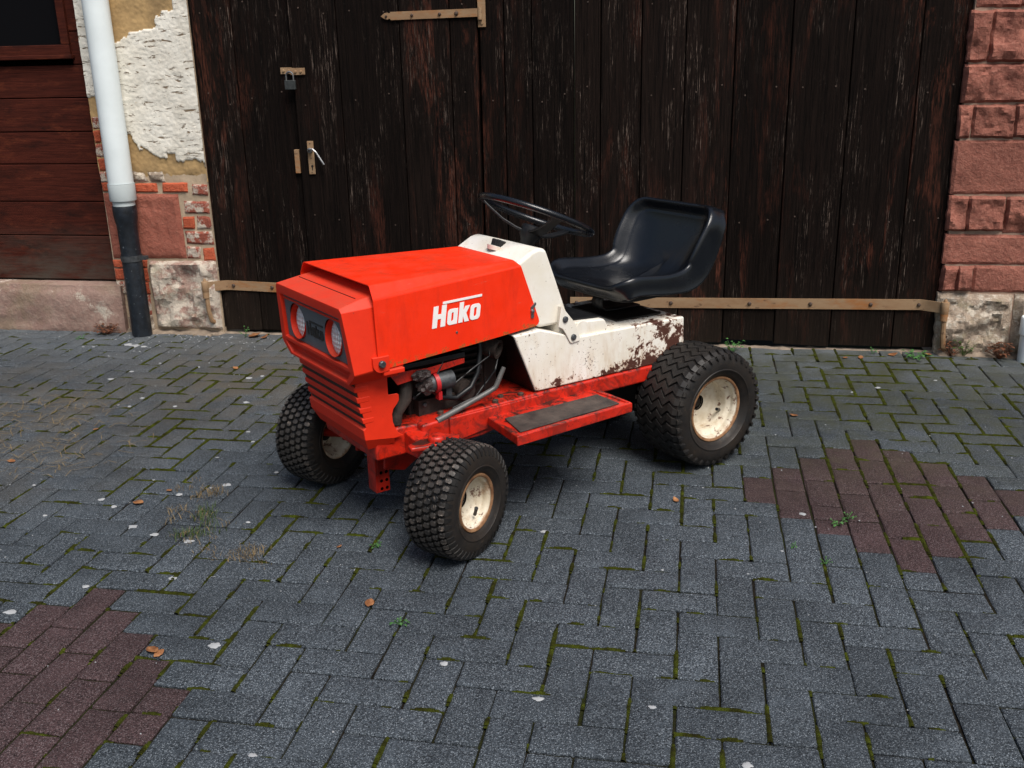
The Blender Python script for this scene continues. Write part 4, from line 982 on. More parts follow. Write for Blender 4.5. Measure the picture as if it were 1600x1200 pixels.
# ---- white body box, rusting
m = MB(); hw = .200
prof = [(.652, .557), (.571, .360), (-.075, .352), (-.070, .502), (.25, .508), (.40, .511), (.55, .560)]
m.prism(prof, 'xz', -hw, hw); BOX = m.build('body_box', 'whiterust', TR, bevel=0.006)
m = MB(); m.prism([(.655, .556), (.574, .3605), (.5705, .3605), (.6515, .556)], 'xz', -.196, .196); m.build('front_shade_panel', 'engine', BOX)  # near-black panel over the box front, stands for the shaded open interior
m = MB(); m.prism([(.258, .505), (.278, .545), (.285, .549), (.47, .562), (.47, .505)], 'xz', -.188, .188); m.build('battery_tray', 'white', BOX, bevel=0.005)
m = MB(); m.add([(.286, -.165, .5515), (.286, .165, .5515), (.43, .165, .5605), (.43, -.165, .5605)], [(0, 1, 2, 3)])
for k in range(6): x = .296+.022*k; m.box(x, x+.010, -.155, .155, .5515+.0627*(x-.286), .5562+.0627*(x-.286))
m.build('tray_mat', 'blackplastic', BOX, solid=0.004, bevel=0.001)
m = MB(); m.lathe([(.027, .1885), (.0255, .1898), (.0005, .1898)], 28, 'y', mat=Matrix.Translation((.375, 0, .532))); m.build('round_plug', 'white', BOX, smooth=30)
m = MB(); m.prism([(-.03, -.12), (.165, -.135), (.17, .12), (-.02, .135)], 'xy', .507, .5125); m.build('seat_plate', 'engine', BOX, bevel=0.001)

# ---- chassis
m = MB()
m.prism([(.99, .345), (.99, .262), (.78, .262), (.60, .300), (-.20, .300), (-.20, .352), (.60, .357), (.85, .352)], 'xz', -.205, .205)
m.prism([(1.13, .330), (1.13, .255), (.97, .255), (.97, .340), (1.05, .345)], 'xz', -.175, .175)
CH = m.build('chassis', 'redframe', TR, bevel=0.008, seg=3)
for s_ in (1, -1):
    q = MB(); poly = [(.795, s_*.415), (.765, s_*.21), (.335, s_*.20), (.345, s_*.395)]
    q.prism(poly, 'xy', .300, .322)
    q.prism([(.798, s_*.418), (.794, s_*.403), (.352, s_*.385), (.341, s_*.400)], 'xy', .298, .330); q.prism([(.798, s_*.418), (.772, s_*.225), (.757, s_*.226), (.782, s_*.405)], 'xy', .3005, .3285)
    q.prism([(.355, s_*.235), (.345, s_*.385), (.338, s_*.392), (.338, s_*.235)], 'xy', .3012, .328)
    q.prism([(.9, .349), (.9, .268), (.77, .285), (.55, .318), (.55, .352)], 'xz', s_*.19, s_*.214)
    f = q.build('footboard', 'redframe', CH, bevel=0.006, seg=3)
    q = MB(); q.prism([(.765, s_*.385), (.735, s_*.262), (.372, s_*.262), (.372, s_*.372)], 'xy', .3225, .3275); q.build('rubber_pad', 'rubbermat', f, bevel=0.002)
# front axle, knuckles and bracket
m = MB(); m.prism([(-.30, .268), (-.30, .312), (-.12, .335), (.12, .335), (.30, .312), (.30, .268), (.12, .255), (-.12, .255)], 'yz', .975, 1.035); AX = m.build('front_axle', 'redframe', TR, bevel=0.006)
for s_ in (1, -1):
    q = MB(); q.lathe([(.0005, .349), (.020, .349), (.025, .345), (.026, .340), (.026, .256), (.022, .250), (.022, .235), (.028, .233), (.028, .226), (.018, .224), (.018, .150)], 18, mat=Matrix.Translation((1.0, s_*.305, 0)))
    ko = q.build('kingpin', 'redframe', AX, smooth=40)
    q = MB(); q.lathe([(.030, .236), (.030, .230)], 18, mat=Matrix.Translation((1.0, s_*.305, 0)), cap0=True, cap1=True); q.build('washer', 'steel', ko)
    q = MB(); q.prism([(1.09, s_*.315), (1.085, s_*.285), (1.02, s_*.262), (.955, s_*.262), (.92, s_*.30), (.94, s_*.325), (1.03, s_*.33)], 'xy', .318, .332); q.build('knuckle_plate', 'redframe', AX, bevel=0.004)
m = MB(); m.box(1.035, 1.075, .055, .062, .10, .31); m.prism([(1.075, .31), (1.083, .31), (1.083, .10), (1.075, .10)], 'xz', .010, .062); m.box(1.035, 1.075, .010, .017, .10, .31)
tb = m.build('tow_bracket', 'redframe', TR, bevel=0.002)
for zz in (.112, .138, .165):
    for xx_ in (1.046, 1.064):
        q = MB(); q.lathe([(.0055, .0622), (.0055, .0626)], 10, 'y', mat=Matrix.Translation((xx_, 0, zz)), cap1=True); q.build('hole', 'dark', tb)
m = MB(); m.prism([(1.06, .30), (1.07, .19), (1.0, .17), (.95, .20), (.95, .30)], 'xz', .09, .10); m.prism([(1.06, .30), (1.07, .19), (1.0, .17), (.95, .20), (.95, .30)], 'xz', -.10, -.09); m.build('axle_bracket', 'redframe', AX, bevel=0.003)

# ---- engine bay
m = MB(); m.box(.70, .98, -.13, .105, .33, .60); ENG = m.build('engine', 'engine', TR, bevel=0.01)
for k in range(9):
    q = MB(); z = .40+.02*k; q.prism(rrect(.715, .905, -.145, .128, .03), 'xy', z, z+.006); q.build('cooling_fin', 'engine', ENG)
m = MB(); m.box(.62, 1.04, -.165, -.135, .33, .60); m.box(.655, .70, -.13, .10, .33, .58); m.build('bay_shade_panels', 'engine', ENG)  # near-black panels added so the engine bay background reads as deep shade
q = MB(); q.lathe([(.0005, .155), (.030, .155), (.032, .150), (.032, .10)], 24, 'y', mat=Matrix.Translation((.80, 0, .40)), cap1=True); q.box(.77, .96, .10, .135, .345, .395); q.build('crankcase_cover', 'exhaust', ENG, smooth=40)
q = MB(); q.tube([(.945, .165, .452), (.915, .168, .456), (.862, .168, .457)], [.026, .028, .028], 18); q.box(.865, .885, .150, .175, .40, .45); q.build('carburettor', 'castgrey', ENG, smooth=40)
q = MB(); q.tube([(.926, .167, .455), (.913, .168, .456)], [.033, .0335], 18); q.box(.908, .92, .17, .19, .405, .43); q.build('tape_band', 'tape', ENG, smooth=40)
def crumple(c, r_, seed, sx=1, sy_=1, sz=1):
    bm = bmesh.new(); bmesh.ops.create_icosphere(bm, subdivisions=3, radius=1)
    vs = []; 
    for v in bm.verts:
        k = 1+0.42*mn.noise((v.co.x*2.6, v.co.y*2.6, v.co.z*2.6+seed))+.2*mn.noise((v.co.x*6, v.co.y*6, v.co.z*6+seed)); vs.append((c[0]+v.co.x*k*r_*sx, c[1]+v.co.y*k*r_*sy_, c[2]+v.co.z*k*r_*sz))
    fs = [tuple(v.index for v in f.verts) for f in bm.faces]; bm.free(); return vs, fs
q = MB(); vs, fs = crumple((.952, .172, .452), .030, 3.0, 1, .7, .9); q.add(vs, fs); vs, fs = crumple((.975, .186, .492), .022, 5.0, 1.3, .5, .8); q.add(vs, fs); q.build('foil_wrap', 'foil', ENG)
q = MB(); q.tube([(.748, .150, .565), (.748, .155, .520), (.765, .165, .455), (.795, .170, .415), (.850, .172, .392), (.900, .170, .405), (.940, .168, .445)], .0085, 10); q.build('fuel_hose', 'blackplastic', ENG, smooth=60)
for pts, rr_ in (([(.70, .12, .56), (.72, .165, .50), (.80, .176, .47), (.86, .172, .435)], .0028), ([(.88, .12, .56), (.89, .176, .52), (.93, .186, .47), (.99, .18, .43)], .0024), ([(.66, .13, .50), (.70, .165, .45), (.78, .17, .38), (.86, .165, .36)], .0035), ([(.74, .13, .36), (.75, .175, .40), (.745, .178, .44)], .002)):
    q = MB(); P4 = [Vector(a) for a in pts]; sm = []
    for i in range(len(P4)-1):
        for k in range(6): t_ = k/6; sm.append(P4[i].lerp(P4[i+1], t_*t_*(3-2*t_)*.5+t_*.5))
    sm.append(P4[-1]); q.tube(sm, rr_, 6); q.build('cable', 'blackplastic', ENG, smooth=60)
for bx, by, bz in ((.79, .136, .36), (.94, .136, .38), (.80, .157, .40), (.72, .108, .45), (.96, .108, .40), (.90, .108, .37)):
    q = MB(); q.lathe([(.007, by-.004), (.007, by+.004), (.005, by+.0055), (.0005, by+.0055)], 6, 'y', mat=Matrix.Translation((bx, 0, bz))); q.build('engine_bolt', 'castgrey', ENG)
for bx, by, bz in ((.62, .185, .3575), (.68, .16, .3565), (.90, .16, .352), (.72, .19, .357)):
    q = MB(); q.lathe([(.010, bz-.003), (.010, bz+.006), (.006, bz+.008), (.0005, bz+.008)], 8, 'z', mat=Matrix.Translation((bx, by, 0))); q.build('frame_bolt', 'bolt', CH, smooth=30)
q = MB(); q.prism([(1.075, .512), (1.05, .476), (.99, .482), (.94, .487), (.82, .500), (.82, .516), (.95, .508), (1.0, .512)], 'xz', .176, .180); q.build('red_bracket', 'redframe', ENG, bevel=0.001)
q = MB(); q.box(.82, 1.05, .12, .185, .520, .535); q.build('shroud_edge', 'blackplastic', ENG, bevel=0.002)
q = MB(); q.tube([(.72, .09, .522), (.70, .13, .518), (.683, .155, .512)], [.028, .030, .030], 18, cap=False); q.lathe([(.031, -.004), (.031, .004), (.022, .004), (.022, -.03)], 18, 'z', mat=Matrix.Translation((.683, .155, .512)) @ Vector((-.3, .5, -.1)).to_track_quat('Z', 'Y').to_matrix().to_4x4()); q.build('exhaust_pipe', 'exhaust', ENG, smooth=50)
q = MB(); q.tube([(1.0, .10, .47), (1.005, .145, .455), (1.015, .152, .42), (1.045, .152, .385), (1.05, .150, .35)], [.02, .021, .021, .02, .019], 14); q.build('breather_pipe', 'exhaust', ENG, smooth=50)
q = MB(); q.tube([(.695, .205, .468), (.716, .202, .425), (.724, .200, .408), (.745, .199, .399), (.85, .198, .368), (.935, .197, .345)], [.007, .008, .008, .008, .009, .010], 12); q.build('lift_lever', 'leverpaint', TR, smooth=50)

# ---- seat
def seat():
    P_ = [(.235, .622), (.215, .640), (.16, .650), (.08, .643), (.0, .634), (-.07, .631), (-.118, .647), (-.150, .690), (-.174, .750), (-.197, .812), (-.218, .868)]
    seg = [0]
    for a, b in zip(P_[:-1], P_[1:]): seg.append(seg[-1]+math.dist(a, b))
    Ls = seg[-1]
    def prof(s_):
        s_ = max(0, min(Ls, s_)); i = 0
        while i < len(P_)-2 and seg[i+1] < s_: i += 1
        def cat(q0, q1, q2, q3, t_): return .5*((2*q1)+(-q0+q2)*t_+(2*q0-5*q1+4*q2-q3)*t_*t_+(-q0+3*q1-3*q2+q3)*t_**3)
        t_ = (s_-seg[i])/(seg[i+1]-seg[i]); g_ = lambda k, c: P_[max(0, min(len(P_)-1, k))][c]
        return [cat(g_(i-1, c), g_(i, c), g_(i+1, c), g_(i+2, c), t_) for c in (0, 1)]
    a_, b_ = Ls/2, .222; m = MB(); n = 112; rings = []
    # inset distance, height above the seat surface
    lay = [(.006, -.060), (-.001, -.061), (-.003, -.058), (-.001, -.054), (.000, -.030), (.002, -.008), (.005, .003), (.010, .0085), (.016, .0090), (.021, .006), (.028, -.003), (.035, -.012), (.041, -.0165), (.046, -.0175), (.049, -.0165), (.053, -.0185), (.09, -.019), (.13, -.020), (.17, -.021), (.20, -.021), (.2195, -.021)]
    for d, h in lay:
        hx, hy = a_-d, b_-d; r_ = max(.001, .080-d*.9); r_ = min(r_, hx*.98, hy*.98); ring = []
        pts = []
        for cx, cy_, a0 in ((hx-r_, -hy+r_, -90), (hx-r_, hy-r_, 0), (-hx+r_, hy-r_, 90), (-hx+r_, -hy+r_, 180)):
            for k in range(9): a = R(a0+90*k/8); pts.append((cx+r_*math.cos(a), cy_+r_*math.sin(a)))
        # even resampling
        cl = pts+[pts[0]]; cum = [0]
        for p0, p1 in zip(cl[:-1], cl[1:]): cum.append(cum[-1]+math.dist(p0, p1))
        for k in range(n):
            t_ = cum[-1]*k/n; i = max(j for j in range(len(cum)) if cum[j] <= t_+1e-9); i = min(i, len(cl)-2); f = (t_-cum[i])/max(1e-9, cum[i+1]-cum[i])
            ring.append((lerp(cl[i][0], cl[i+1][0], f), lerp(cl[i][1], cl[i+1][1], f)))
        rings.append([(p0, p1, h) for p0, p1 in ring])
    vs = []
    for ring in rings:
        for (s_, y, h) in ring:
            q = s_+a_; c0 = prof(q); c1 = prof(q+.006); c2 = prof(q-.006); tx, tz = c1[0]-c2[0], c1[1]-c2[1]; L = math.hypot(tx, tz) or 1; nx_, nz_ = tz/L, -tx/L
            if nz_ < 0 or (nx_ < 0 and abs(nz_) < .2): nx_, nz_ = -nx_, -nz_
            # sides of the pan curve up a little; waist is narrower than back and cushion
            up = .020*max(0, (abs(y)-.09)/.13)**2; waist = 1-.05*math.exp(-((q-.34)/.10)**2)
            lift = .037*math.exp(-((q-.425)/.125)**2); e_ = min(a_-abs(s_), b_-abs(y)); side_e = b_-abs(y)
            f_ = max(0, 1-max(0, side_e-.020)/.075); f_ = f_*f_*(3-2*f_)
            low = max(0, min(1, (h+.054)/.05)) if side_e < .008 else 1
            hh = h+up+lift*f_*low
            vs.append((c0[0]+nx_*hh, y*waist, c0[1]+nz_*hh))
    fs = []
    for i in range(len(rings)-1):
        for k in range(n): fs.append((i*n+k, i*n+(k+1) % n, (i+1)*n+(k+1) % n, (i+1)*n+k))
    fs.append(tuple((len(rings)-1)*n+k for k in range(n)))
    m.add(vs, fs); o = m.build('seat', 'vinyl', TR, smooth=70)
    # underside pan and spring
    q = MB(); q.prism(rrect(-.09, .20, -.19, .19, .06), 'xy', .585, .60); q.build('seat_pan', 'blackplastic', o, bevel=0.003)
    q = MB(); w_ = .026; path = [(.02, .588), (.12, .586), (.148, .578), (.160, .556), (.156, .534), (.140, .519), (.08, .515), (-.02, .515)]; vs = []; fs = []
    for x, z in path: vs += [(x, -w_, z), (x, w_, z)]
    for i in range(len(path)-1): fs.append((2*i, 2*i+1, 2*i+3, 2*i+2))
    q.add(vs, fs); q.build('spring_bracket', 'blackplastic', o, smooth=60, solid=0.007)
    # pleats pressed into the cushion
    return o
SEAT = seat()

# ---- steering wheel
SW = Matrix.Translation((.414, 0, .881)) @ Matrix.Rotation(-.4165, 4, 'Y')
m = MB(); m.tube([(.188*math.cos(2*math.pi*k/64), .188*math.sin(2*math.pi*k/64), 0) for k in range(64)], .0108, 14, mat=SW, closed=True); ST = m.build('steering_wheel', 'vinyl', TR, smooth=70)
for a in (75, 195, 315):
    q = MB(); a = R(a); d = Vector((math.cos(a), math.sin(a), 0)); e = Vector((-d.y, d.x, 0)); vs = []; fs = []
    st = [(.015, -.062, .022), (.05, -.058, .021), (.10, -.045, .018), (.16, -.018, .015), (.186, -.004, .014)]
    for r_, h, w_ in st:
        for sx, sz in ((-1, .004), (1, .004), (1, -.004), (-1, -.004)): vs.append(d*r_+e*w_*sx+Vector((0, 0, h+sz)))
    for i in range(len(st)-1):
        for k in range(4): fs.append((i*4+k, i*4+(k+1) % 4, i*4+4+(k+1) % 4, i*4+4+k))
    fs += [(3, 2, 1, 0), tuple(len(st)*4-4+k for k in range(4))]
    q.add(vs, fs, 0, SW); q.build('spoke', 'blackplastic', ST, bevel=0.002)
q = MB(); q.lathe([(.0005, -.036), (.030, -.037), (.036, -.042), (.037, -.072), (.026, -.088), (.022, -.13)], 24, mat=SW); q.build('hub', 'blackplastic', ST, smooth=40)

# ---- wheels (axle along local y, outer face at +y)
def tyre_profile(Ro, w, rb):
    return [(rb-.004, w*.36), (rb+.003, w*.42), (lerp(rb, Ro, .18), w*.485), (lerp(rb, Ro, .30), w*.502), (lerp(rb, Ro, .32), w*.515), (lerp(rb, Ro, .35), w*.515), (lerp(rb, Ro, .37), w*.507), (lerp(rb, Ro, .50), w*.513), (lerp(rb, Ro, .66), w*.505), (lerp(rb, Ro, .84), w*.485), (lerp(rb, Ro, .93), w*.455), (Ro-.0035, w*.37), (Ro-.001, w*.20), (Ro, 0)]
def surf(Ro, w, y):
    t_ = min(1, abs(y)/(w*.5)); return Ro-.001*t_-.013*max(0, (t_-.66)/.34)**2
def make_wheel(name, Ro, w, rb, kind, parent, dish):
    p = tyre_profile(Ro, w, rb); prof_ = p+[(a, -b) for a, b in p[-2::-1]]
    m = MB(); m.lathe(prof_, 72, 'y')
    for rr in (.40, .60):                 # moulded rings on the sidewall
        pass
    tyre = m.build(name, 'tyre', parent, smooth=40)
    t_ = MB()
    if kind == 'lug':
        N = 46; rows = [-.40, -.24, -.08, .08, .24, .40]
        for r_i, yy in enumerate(rows):
            for k in range(N):
                a0 = 2*math.pi*(k+.5*(r_i % 2))/N; y0 = yy*w; vs = []; hx = .0081; hy = w*.061
                jit = .06*mn.noise((k*1.7, r_i*2.3, 1.0))
                pts = [(.55, -1), (1, -.45), (.8, 0), (1, .45), (.55, 1), (-.55, 1), (-1, .45), (-.8, 0), (-1, -.45), (-.55, -1)]
                for sc, hh in ((1.10, -.003), (1.0, .0075), (.88, .0085)):
                    for px, py in pts:
                        y = y0+py*hy*sc; a = a0+px*hx*sc*(1+jit)/Ro; rr = surf(Ro, w, y)+hh; vs.append((rr*math.cos(a), y, rr*math.sin(a)))
                n = len(pts); fs = [(i*n+q, i*n+(q+1) % n, (i+1)*n+(q+1) % n, (i+1)*n+q) for i in range(2) for q in range(n)]+[tuple(2*n+q for q in range(n))]
                t_.add(vs, fs); t_.mi[-1] = 1
        for s_ in (1, -1):
            for k in range(N):
                a0 = 2*math.pi*(k+.5*(0 if s_ < 0 else 1))/N; vs = []
                for yy, hh, wd in ((.455, .004, .0085), (.485, .0015, .0060), (.505, -.002, .0030)):
                    rr = lerp(rb, Ro, .95 if yy < .47 else (.86 if yy < .5 else .74))+hh
                    for sx in (-1, 1): a = a0+sx*wd/Ro; vs.append((rr*math.cos(a), s_*(yy*w+.0012), rr*math.sin(a)))
                    for sx in (-1, 1): a = a0+sx*wd*1.2/Ro; vs.append(((rr-.006)*math.cos(a), s_*(yy*w-.004), (rr-.006)*math.sin(a)))
                fs = []
                for i in range(2):
                    b_ = i*4; fs += [(b_, b_+1, b_+5, b_+4), (b_, b_+4, b_+6, b_+2), (b_+1, b_+3, b_+7, b_+5)]
                fs.append((0, 2, 3, 1)); t_.add(vs, fs)
        t_.build('tread', ['tread', 'tread_front'], tyre)
    else:
        N = 38; pitch = 2*math.pi/N; ys = [-.50, -.40, -.30, -.18, -.06, .06, .18, .30, .40, .50]; zg = [.10, .10, -.55, .55, -.55, .55, -.55, .55, .0, -.05]
        for k in range(N):
            vs = []; fs = []
            for j, (yy, zz) in enumerate(zip(ys, zg)):
                y = yy*w; a0 = pitch*(k+zz*.62+(.5 if False else 0)); base = surf(Ro, w, y)
                hw_ = pitch*.34*(1 if abs(yy) < .45 else .75); hh = .0062 if abs(yy) < .42 else .003
                for da, h in ((-hw_*1.12, -.004), (-hw_, hh), (hw_, hh), (hw_*1.12, -.004)): vs.append(((base+h)*math.cos(a0+da), y, (base+h)*math.sin(a0+da)))
            for j in range(len(ys)-1):
                b_ = j*4; fs += [(b_, b_+1, b_+5, b_+4), (b_+1, b_+2, b_+6, b_+5), (b_+2, b_+3, b_+7, b_+6)]
            e = (len(ys)-1)*4; fs += [(0, 3, 2, 1), (e, e+1, e+2, e+3)]
            t_.add(vs, fs)
        for s_ in (1, -1):
            for k in range(N):
                a0 = pitch*(k+.0 - (.05 if s_ > 0 else -.10)*.6); vs = []
                for yy, rr, wd in ((.497, lerp(rb, Ro, .955), .22), (.515, lerp(rb, Ro, .86), .17), (.522, lerp(rb, Ro, .76), .08)):
                    for sx in (-1, 1): a = a0+sx*wd*pitch; vs.append((rr*math.cos(a), s_*yy*w, rr*math.sin(a)))
                    for sx in (-1, 1): a = a0+sx*wd*pitch*1.2; vs.append(((rr-.004)*math.cos(a), s_*(yy*w-.008), (rr-.004)*math.sin(a)))
                fs = []
                for i in range(2):
                    b_ = i*4; fs += [(b_, b_+1, b_+5, b_+4), (b_, b_+4, b_+6, b_+2), (b_+1, b_+3, b_+7, b_+5)]
                fs.append((0, 2, 3, 1)); t_.add(vs, fs)
        t_.build('tread', 'tread_rear', tyre)
    # rim: flange, barrel stepping down, dish and hub
    y1 = w*.40; rim = MB()
    rim.lathe([(rb-.002, y1+.004), (rb-.006, y1+.001), (rb-.011, y1-.004), (rb-.013, y1-.016), (rb-.012, y1-.020), (rb-.014, y1-.024), (rb-.024, y1-.031), (rb-.026, y1-.036), (rb-.027, dish+.010), (rb-.033, dish+.002), (rb-.042, dish), (.034, dish-.004), (.028, dish-.004)], 56, 'y')
    rim.lathe([(rb-.002, -y1), (rb-.010, -y1+.004), (rb-.020, -y1+.02), (rb-.034, dish-.012), (.034, dish-.012), (.028, dish-.012)], 56, 'y')
    ro = rim.build('rim', 'rim_'+kind, tyre, smooth=50)
    q = MB(); q.lathe([(rb-.0075, y1+.0035), (rb-.004, y1+.0075), (rb+.0015, y1+.0075), (rb+.004, y1+.002)], 56, 'y'); q.build('rim_edge', 'rimedge', ro, smooth=60)
    q = MB(); q.lathe([(.029, dish-.005), (.0285, dish-.020), (.016, dish-.020), (.016, dish-.006), (.0005, dish-.005)], 24, 'y'); q.build('hub', 'engine', ro, smooth=40)
    q = MB(); a = R(-112 if kind == 'lug' else 205); rr = rb-.030; d = Vector((math.cos(a), 0, math.sin(a)))
    q.tube([d*rr+Vector((0, dish+.028, 0)), d*(rr-.012)+Vector((0, dish+.034, 0)), d*(rr-.030)+Vector((0, dish+.042, 0))], [.0055, .0048, .0058], 10); q.build('valve', 'blackplastic', ro, smooth=50)
    return tyre
ST_A = R(23)
fw = make_wheel('front_wheel', .1625, .152, .083, 'lug', TR, .016); fw.location = (.978, .370, .1685); fw.rotation_euler = (0, 0, ST_A); fw.rotation_euler[1] = 0
fw2 = make_wheel('front_wheel', .1625, .152, .083, 'lug', TR, .016); fw2.location = (1.055, -.362, .1685); fw2.rotation_euler = (0, 0, ST_A+math.pi)
rw1 = make_wheel('rear_wheel', .2015, .212, .113, 'bar', TR, .006); rw1.location = (-.068, .279, .2080)
rw2 = make_wheel('rear_wheel', .2015, .212, .113, 'bar', TR, .006); rw2.location = (-.068, -.279, .2080); rw2.rotation_euler = (0, 0, math.pi)
m = MB(); m.lathe([(.024, -.20), (.024, .20)], 16, 'y', mat=Matrix.Translation((-.068, 0, .2045)), cap0=True, cap1=True); m.box(-.14, .06, -.10, .10, .15, .31); m.build('rear_axle', 'engine', TR, bevel=0.004)
for f_ in (fw, fw2):
    pass
for s_, px, py in ((1, .978, .370), (-1, 1.055, -.362)):
    m = MB(); m.tube([(1.0, s_*.305, .168), (px, py, .1685)], .014, 12); m.build('stub_axle', 'redframe', AX, smooth=40)

# ================================================================== SMALL THINGS ON THE GROUND
rg = random.Random(5)
# pale bird droppings and lichen spots: thin uneven discs
SP = [(-2.61,2.506,.05),(-2.658,2.526,.04),(-2.553,2.5,.03),(-2.869,2.456,.012),(-2.814,2.461,.012),(-2.385,2.088,.02),(-2.417,1.966,.024),(-2.095,2.192,.014),(-2.316,2.231,.010),(-2.123,1.726,.018),(-2.12,1.618,.014),(-1.924,1.641,.018),(-2.176,1.628,.008),(-1.481,1.127,.016),(-1.336,.903,.026),(-1.379,.871,.010),(-1.706,.734,.020),(-1.632,.689,.018),(-1.463,.807,.022),(-1.488,.562,.028),(-1.394,.521,.024),(-1.266,.492,.024),(-1.203,.276,.020),(-1.094,.291,.020),(-1.423,.199,.016),(-1.548,.046,.026),(-.929,-.027,.026),(-.343,-.022,.016),(-.103,-.125,.020),(.153,-.117,.018),(.153,.508,.008),(-.209,.698,.018),(.49,.669,.008),(-.663,-.402,.018),(1.007,2.229,.020),(.895,2.156,.016),(1.266,2.355,.012),(.572,.927,.020),(.349,-.277,.020),(-1.141,.64,.012),(-.703,.39,.010),(-1.209,1.025,.014),(-1.642,1.731,.022),(-1.48,1.391,.018),(-1.774,2.057,.026),(-1.727,2.091,.018),(-2.008,.811,.010),(-1.82,.596,.012),(-1.418,1.295,.014),(-1.612,.906,.010),(-2.156,1.281,.008)]
m = MB()
def splat(x, y, r_, seed):
    n = 18; z = swell(x, y)+.0006; vs = [(x, y, z+.0016)]
    for ring, f, h in ((0, .7, .0014), (1, 1.0, -.0006)):
        for k in range(n):
            a = 2*math.pi*k/n; q = r_*.5*f*(1+.55*mn.noise((math.cos(a)*1.4+seed, math.sin(a)*1.4, seed*.7))+.25*mn.noise((math.cos(a)*4, math.sin(a)*4, seed)))
            vs.append((x+q*math.cos(a)*1.15, y+q*math.sin(a)*.9, z+h))
    fs = [(0, 1+k, 1+(k+1) % n) for k in range(n)]+[(1+k, 1+n+k, 1+n+(k+1) % n, 1+(k+1) % n) for k in range(n)]
    m.add(vs, fs)
for i, (x, y, r_) in enumerate(SP): splat(x, y, r_*1.05, i*1.37)
for k in range(150):
    x, y = rg.gauss(-2.35, .45), 2.80-abs(rg.gauss(.15, .14))
    if y < 2.74: splat(x, y, rg.uniform(.003, .008), 100+k)
for k in range(160): splat(rg.uniform(-2.4, 1.5), rg.uniform(-.4, 2.6), rg.uniform(.002, .005), 300+k)
tag(m.build('bird_droppings', 'lime', smooth=60), 'small white droppings and lichen spots dotted over the paving blocks', 'droppings', kind='stuff')

# fallen leaves
def leaf(x, y, size, label, seed):
    g_ = random.Random(seed); q = MB(); n = 7; L = size; w_ = size*g_.uniform(.26, .40); curl = g_.uniform(.15, .42)*size; vs = []
    for i in range(n+1):
        t_ = i/n; hw_ = w_*math.sin(math.pi*min(1, t_*.96+.02))**.8; z = curl*(t_-.5)**2*2.2
        vs += [(L*(t_-.5), -hw_, z+hw_*.55), (L*(t_-.5), 0, z+.001), (L*(t_-.5), hw_, z+hw_*.55*g_.uniform(.4, 1.1))]
    fs = []
    for i in range(n): fs += [(3*i, 3*i+1, 3*i+4, 3*i+3), (3*i+1, 3*i+2, 3*i+5, 3*i+4)]
    q.add(vs, fs); o = q.build('fallen_leaf', 'leaf', smooth=60, solid=.0007); o.location = (x, y, swell(x, y)+.002); o.rotation_euler = (g_.uniform(-.2, .2), g_.uniform(-.2, .2), g_.uniform(0, 6.28))
    tag(o, label, 'leaf', 'dry leaves fallen on the paving')
LV = [(-1.069,-.075,.045,'brown curled leaf on a grey block beside the lower left red paving patch'),(-1.045,-.085,.030,'small brown leaf touching the larger leaf beside the lower left red patch'),(-1.562,.718,.040,'orange-brown curled leaf on the paving far left of the front tyres'),(-1.507,.822,.030,'small upright brown leaf near the dry grass tuft'),
      (-.796,.514,.020,'tiny orange leaf fragment in a joint left of the near front tyre'),(.181,.966,.032,'bright orange leaf on the paving right of the footboard'),(.623,1.823,.036,'tan leaf on mossy blocks just right of the rear tyre'),(-1.901,2.182,.034,'reddish leaf on dusty blocks between downpipe and nose'),
      (-.604,.212,.034,'pale tan leaf sliver in a joint below the near front tyre'),(-2.049,2.735,.07,'large orange leaf against the foot of the left gate leaf'),(-1.985,2.712,.05,'smaller orange leaf beside the large one at the left gate foot'),(.999,2.657,.04,'red-brown leaf in the row at the right gate foot, second from the left'),
      (1.152,2.715,.045,'red-brown leaf in the row at the right gate foot, third from the left'),(1.312,2.732,.04,'red-brown leaf by the weed near the right gate hinge'),(.927,2.649,.03,'leftmost red-brown leaf at the foot of the right gate leaf'),(-2.224,.991,.03,'brown leaf in the straw at the left picture edge'),(-2.1,1.337,.026,'dark brown leaf on the straw patch below the stone step')]
for i, (x, y, s_, lb) in enumerate(LV): leaf(x, y, s_, lb, 400+i)

# blades: grass tufts, straw and weeds
def blades(q, x, y, n, h, spread, g_, lean=.6, w_=.0018, z0=0.0):
    for _ in range(n):
        bx, by = x+g_.gauss(0, spread), y+g_.gauss(0, spread); a = g_.uniform(0, 6.283); hh = h*g_.uniform(.45, 1.1); ln = g_.uniform(.2, 1.0)*lean*hh; d = Vector((math.cos(a), math.sin(a), 0)); s_ = Vector((-d.y, d.x, 0))*w_*g_.uniform(.6, 1.2)
        p0 = Vector((bx, by, swell(bx, by)-.003+z0)); p1 = p0+d*ln*.35+Vector((0, 0, hh*.62)); p2 = p0+d*ln+Vector((0, 0, hh*g_.uniform(.7, 1.0)))
        q.add([p0-s_, p0+s_, p1-s_*.8, p1+s_*.8, p2], [(0, 1, 3, 2), (2, 3, 4)])
GT = [(-1.365,.835,'yellowed grass tuft nearest the far front tyre',.02),(-1.315,.655,'green grass tuft in the joints left of the front tyres',.028),(-1.235,.530,'thin green grass tuft spreading towards the lower left',.022),(-1.06,.42,'low yellowish grass along a joint, closest to the near front tyre',.02)]
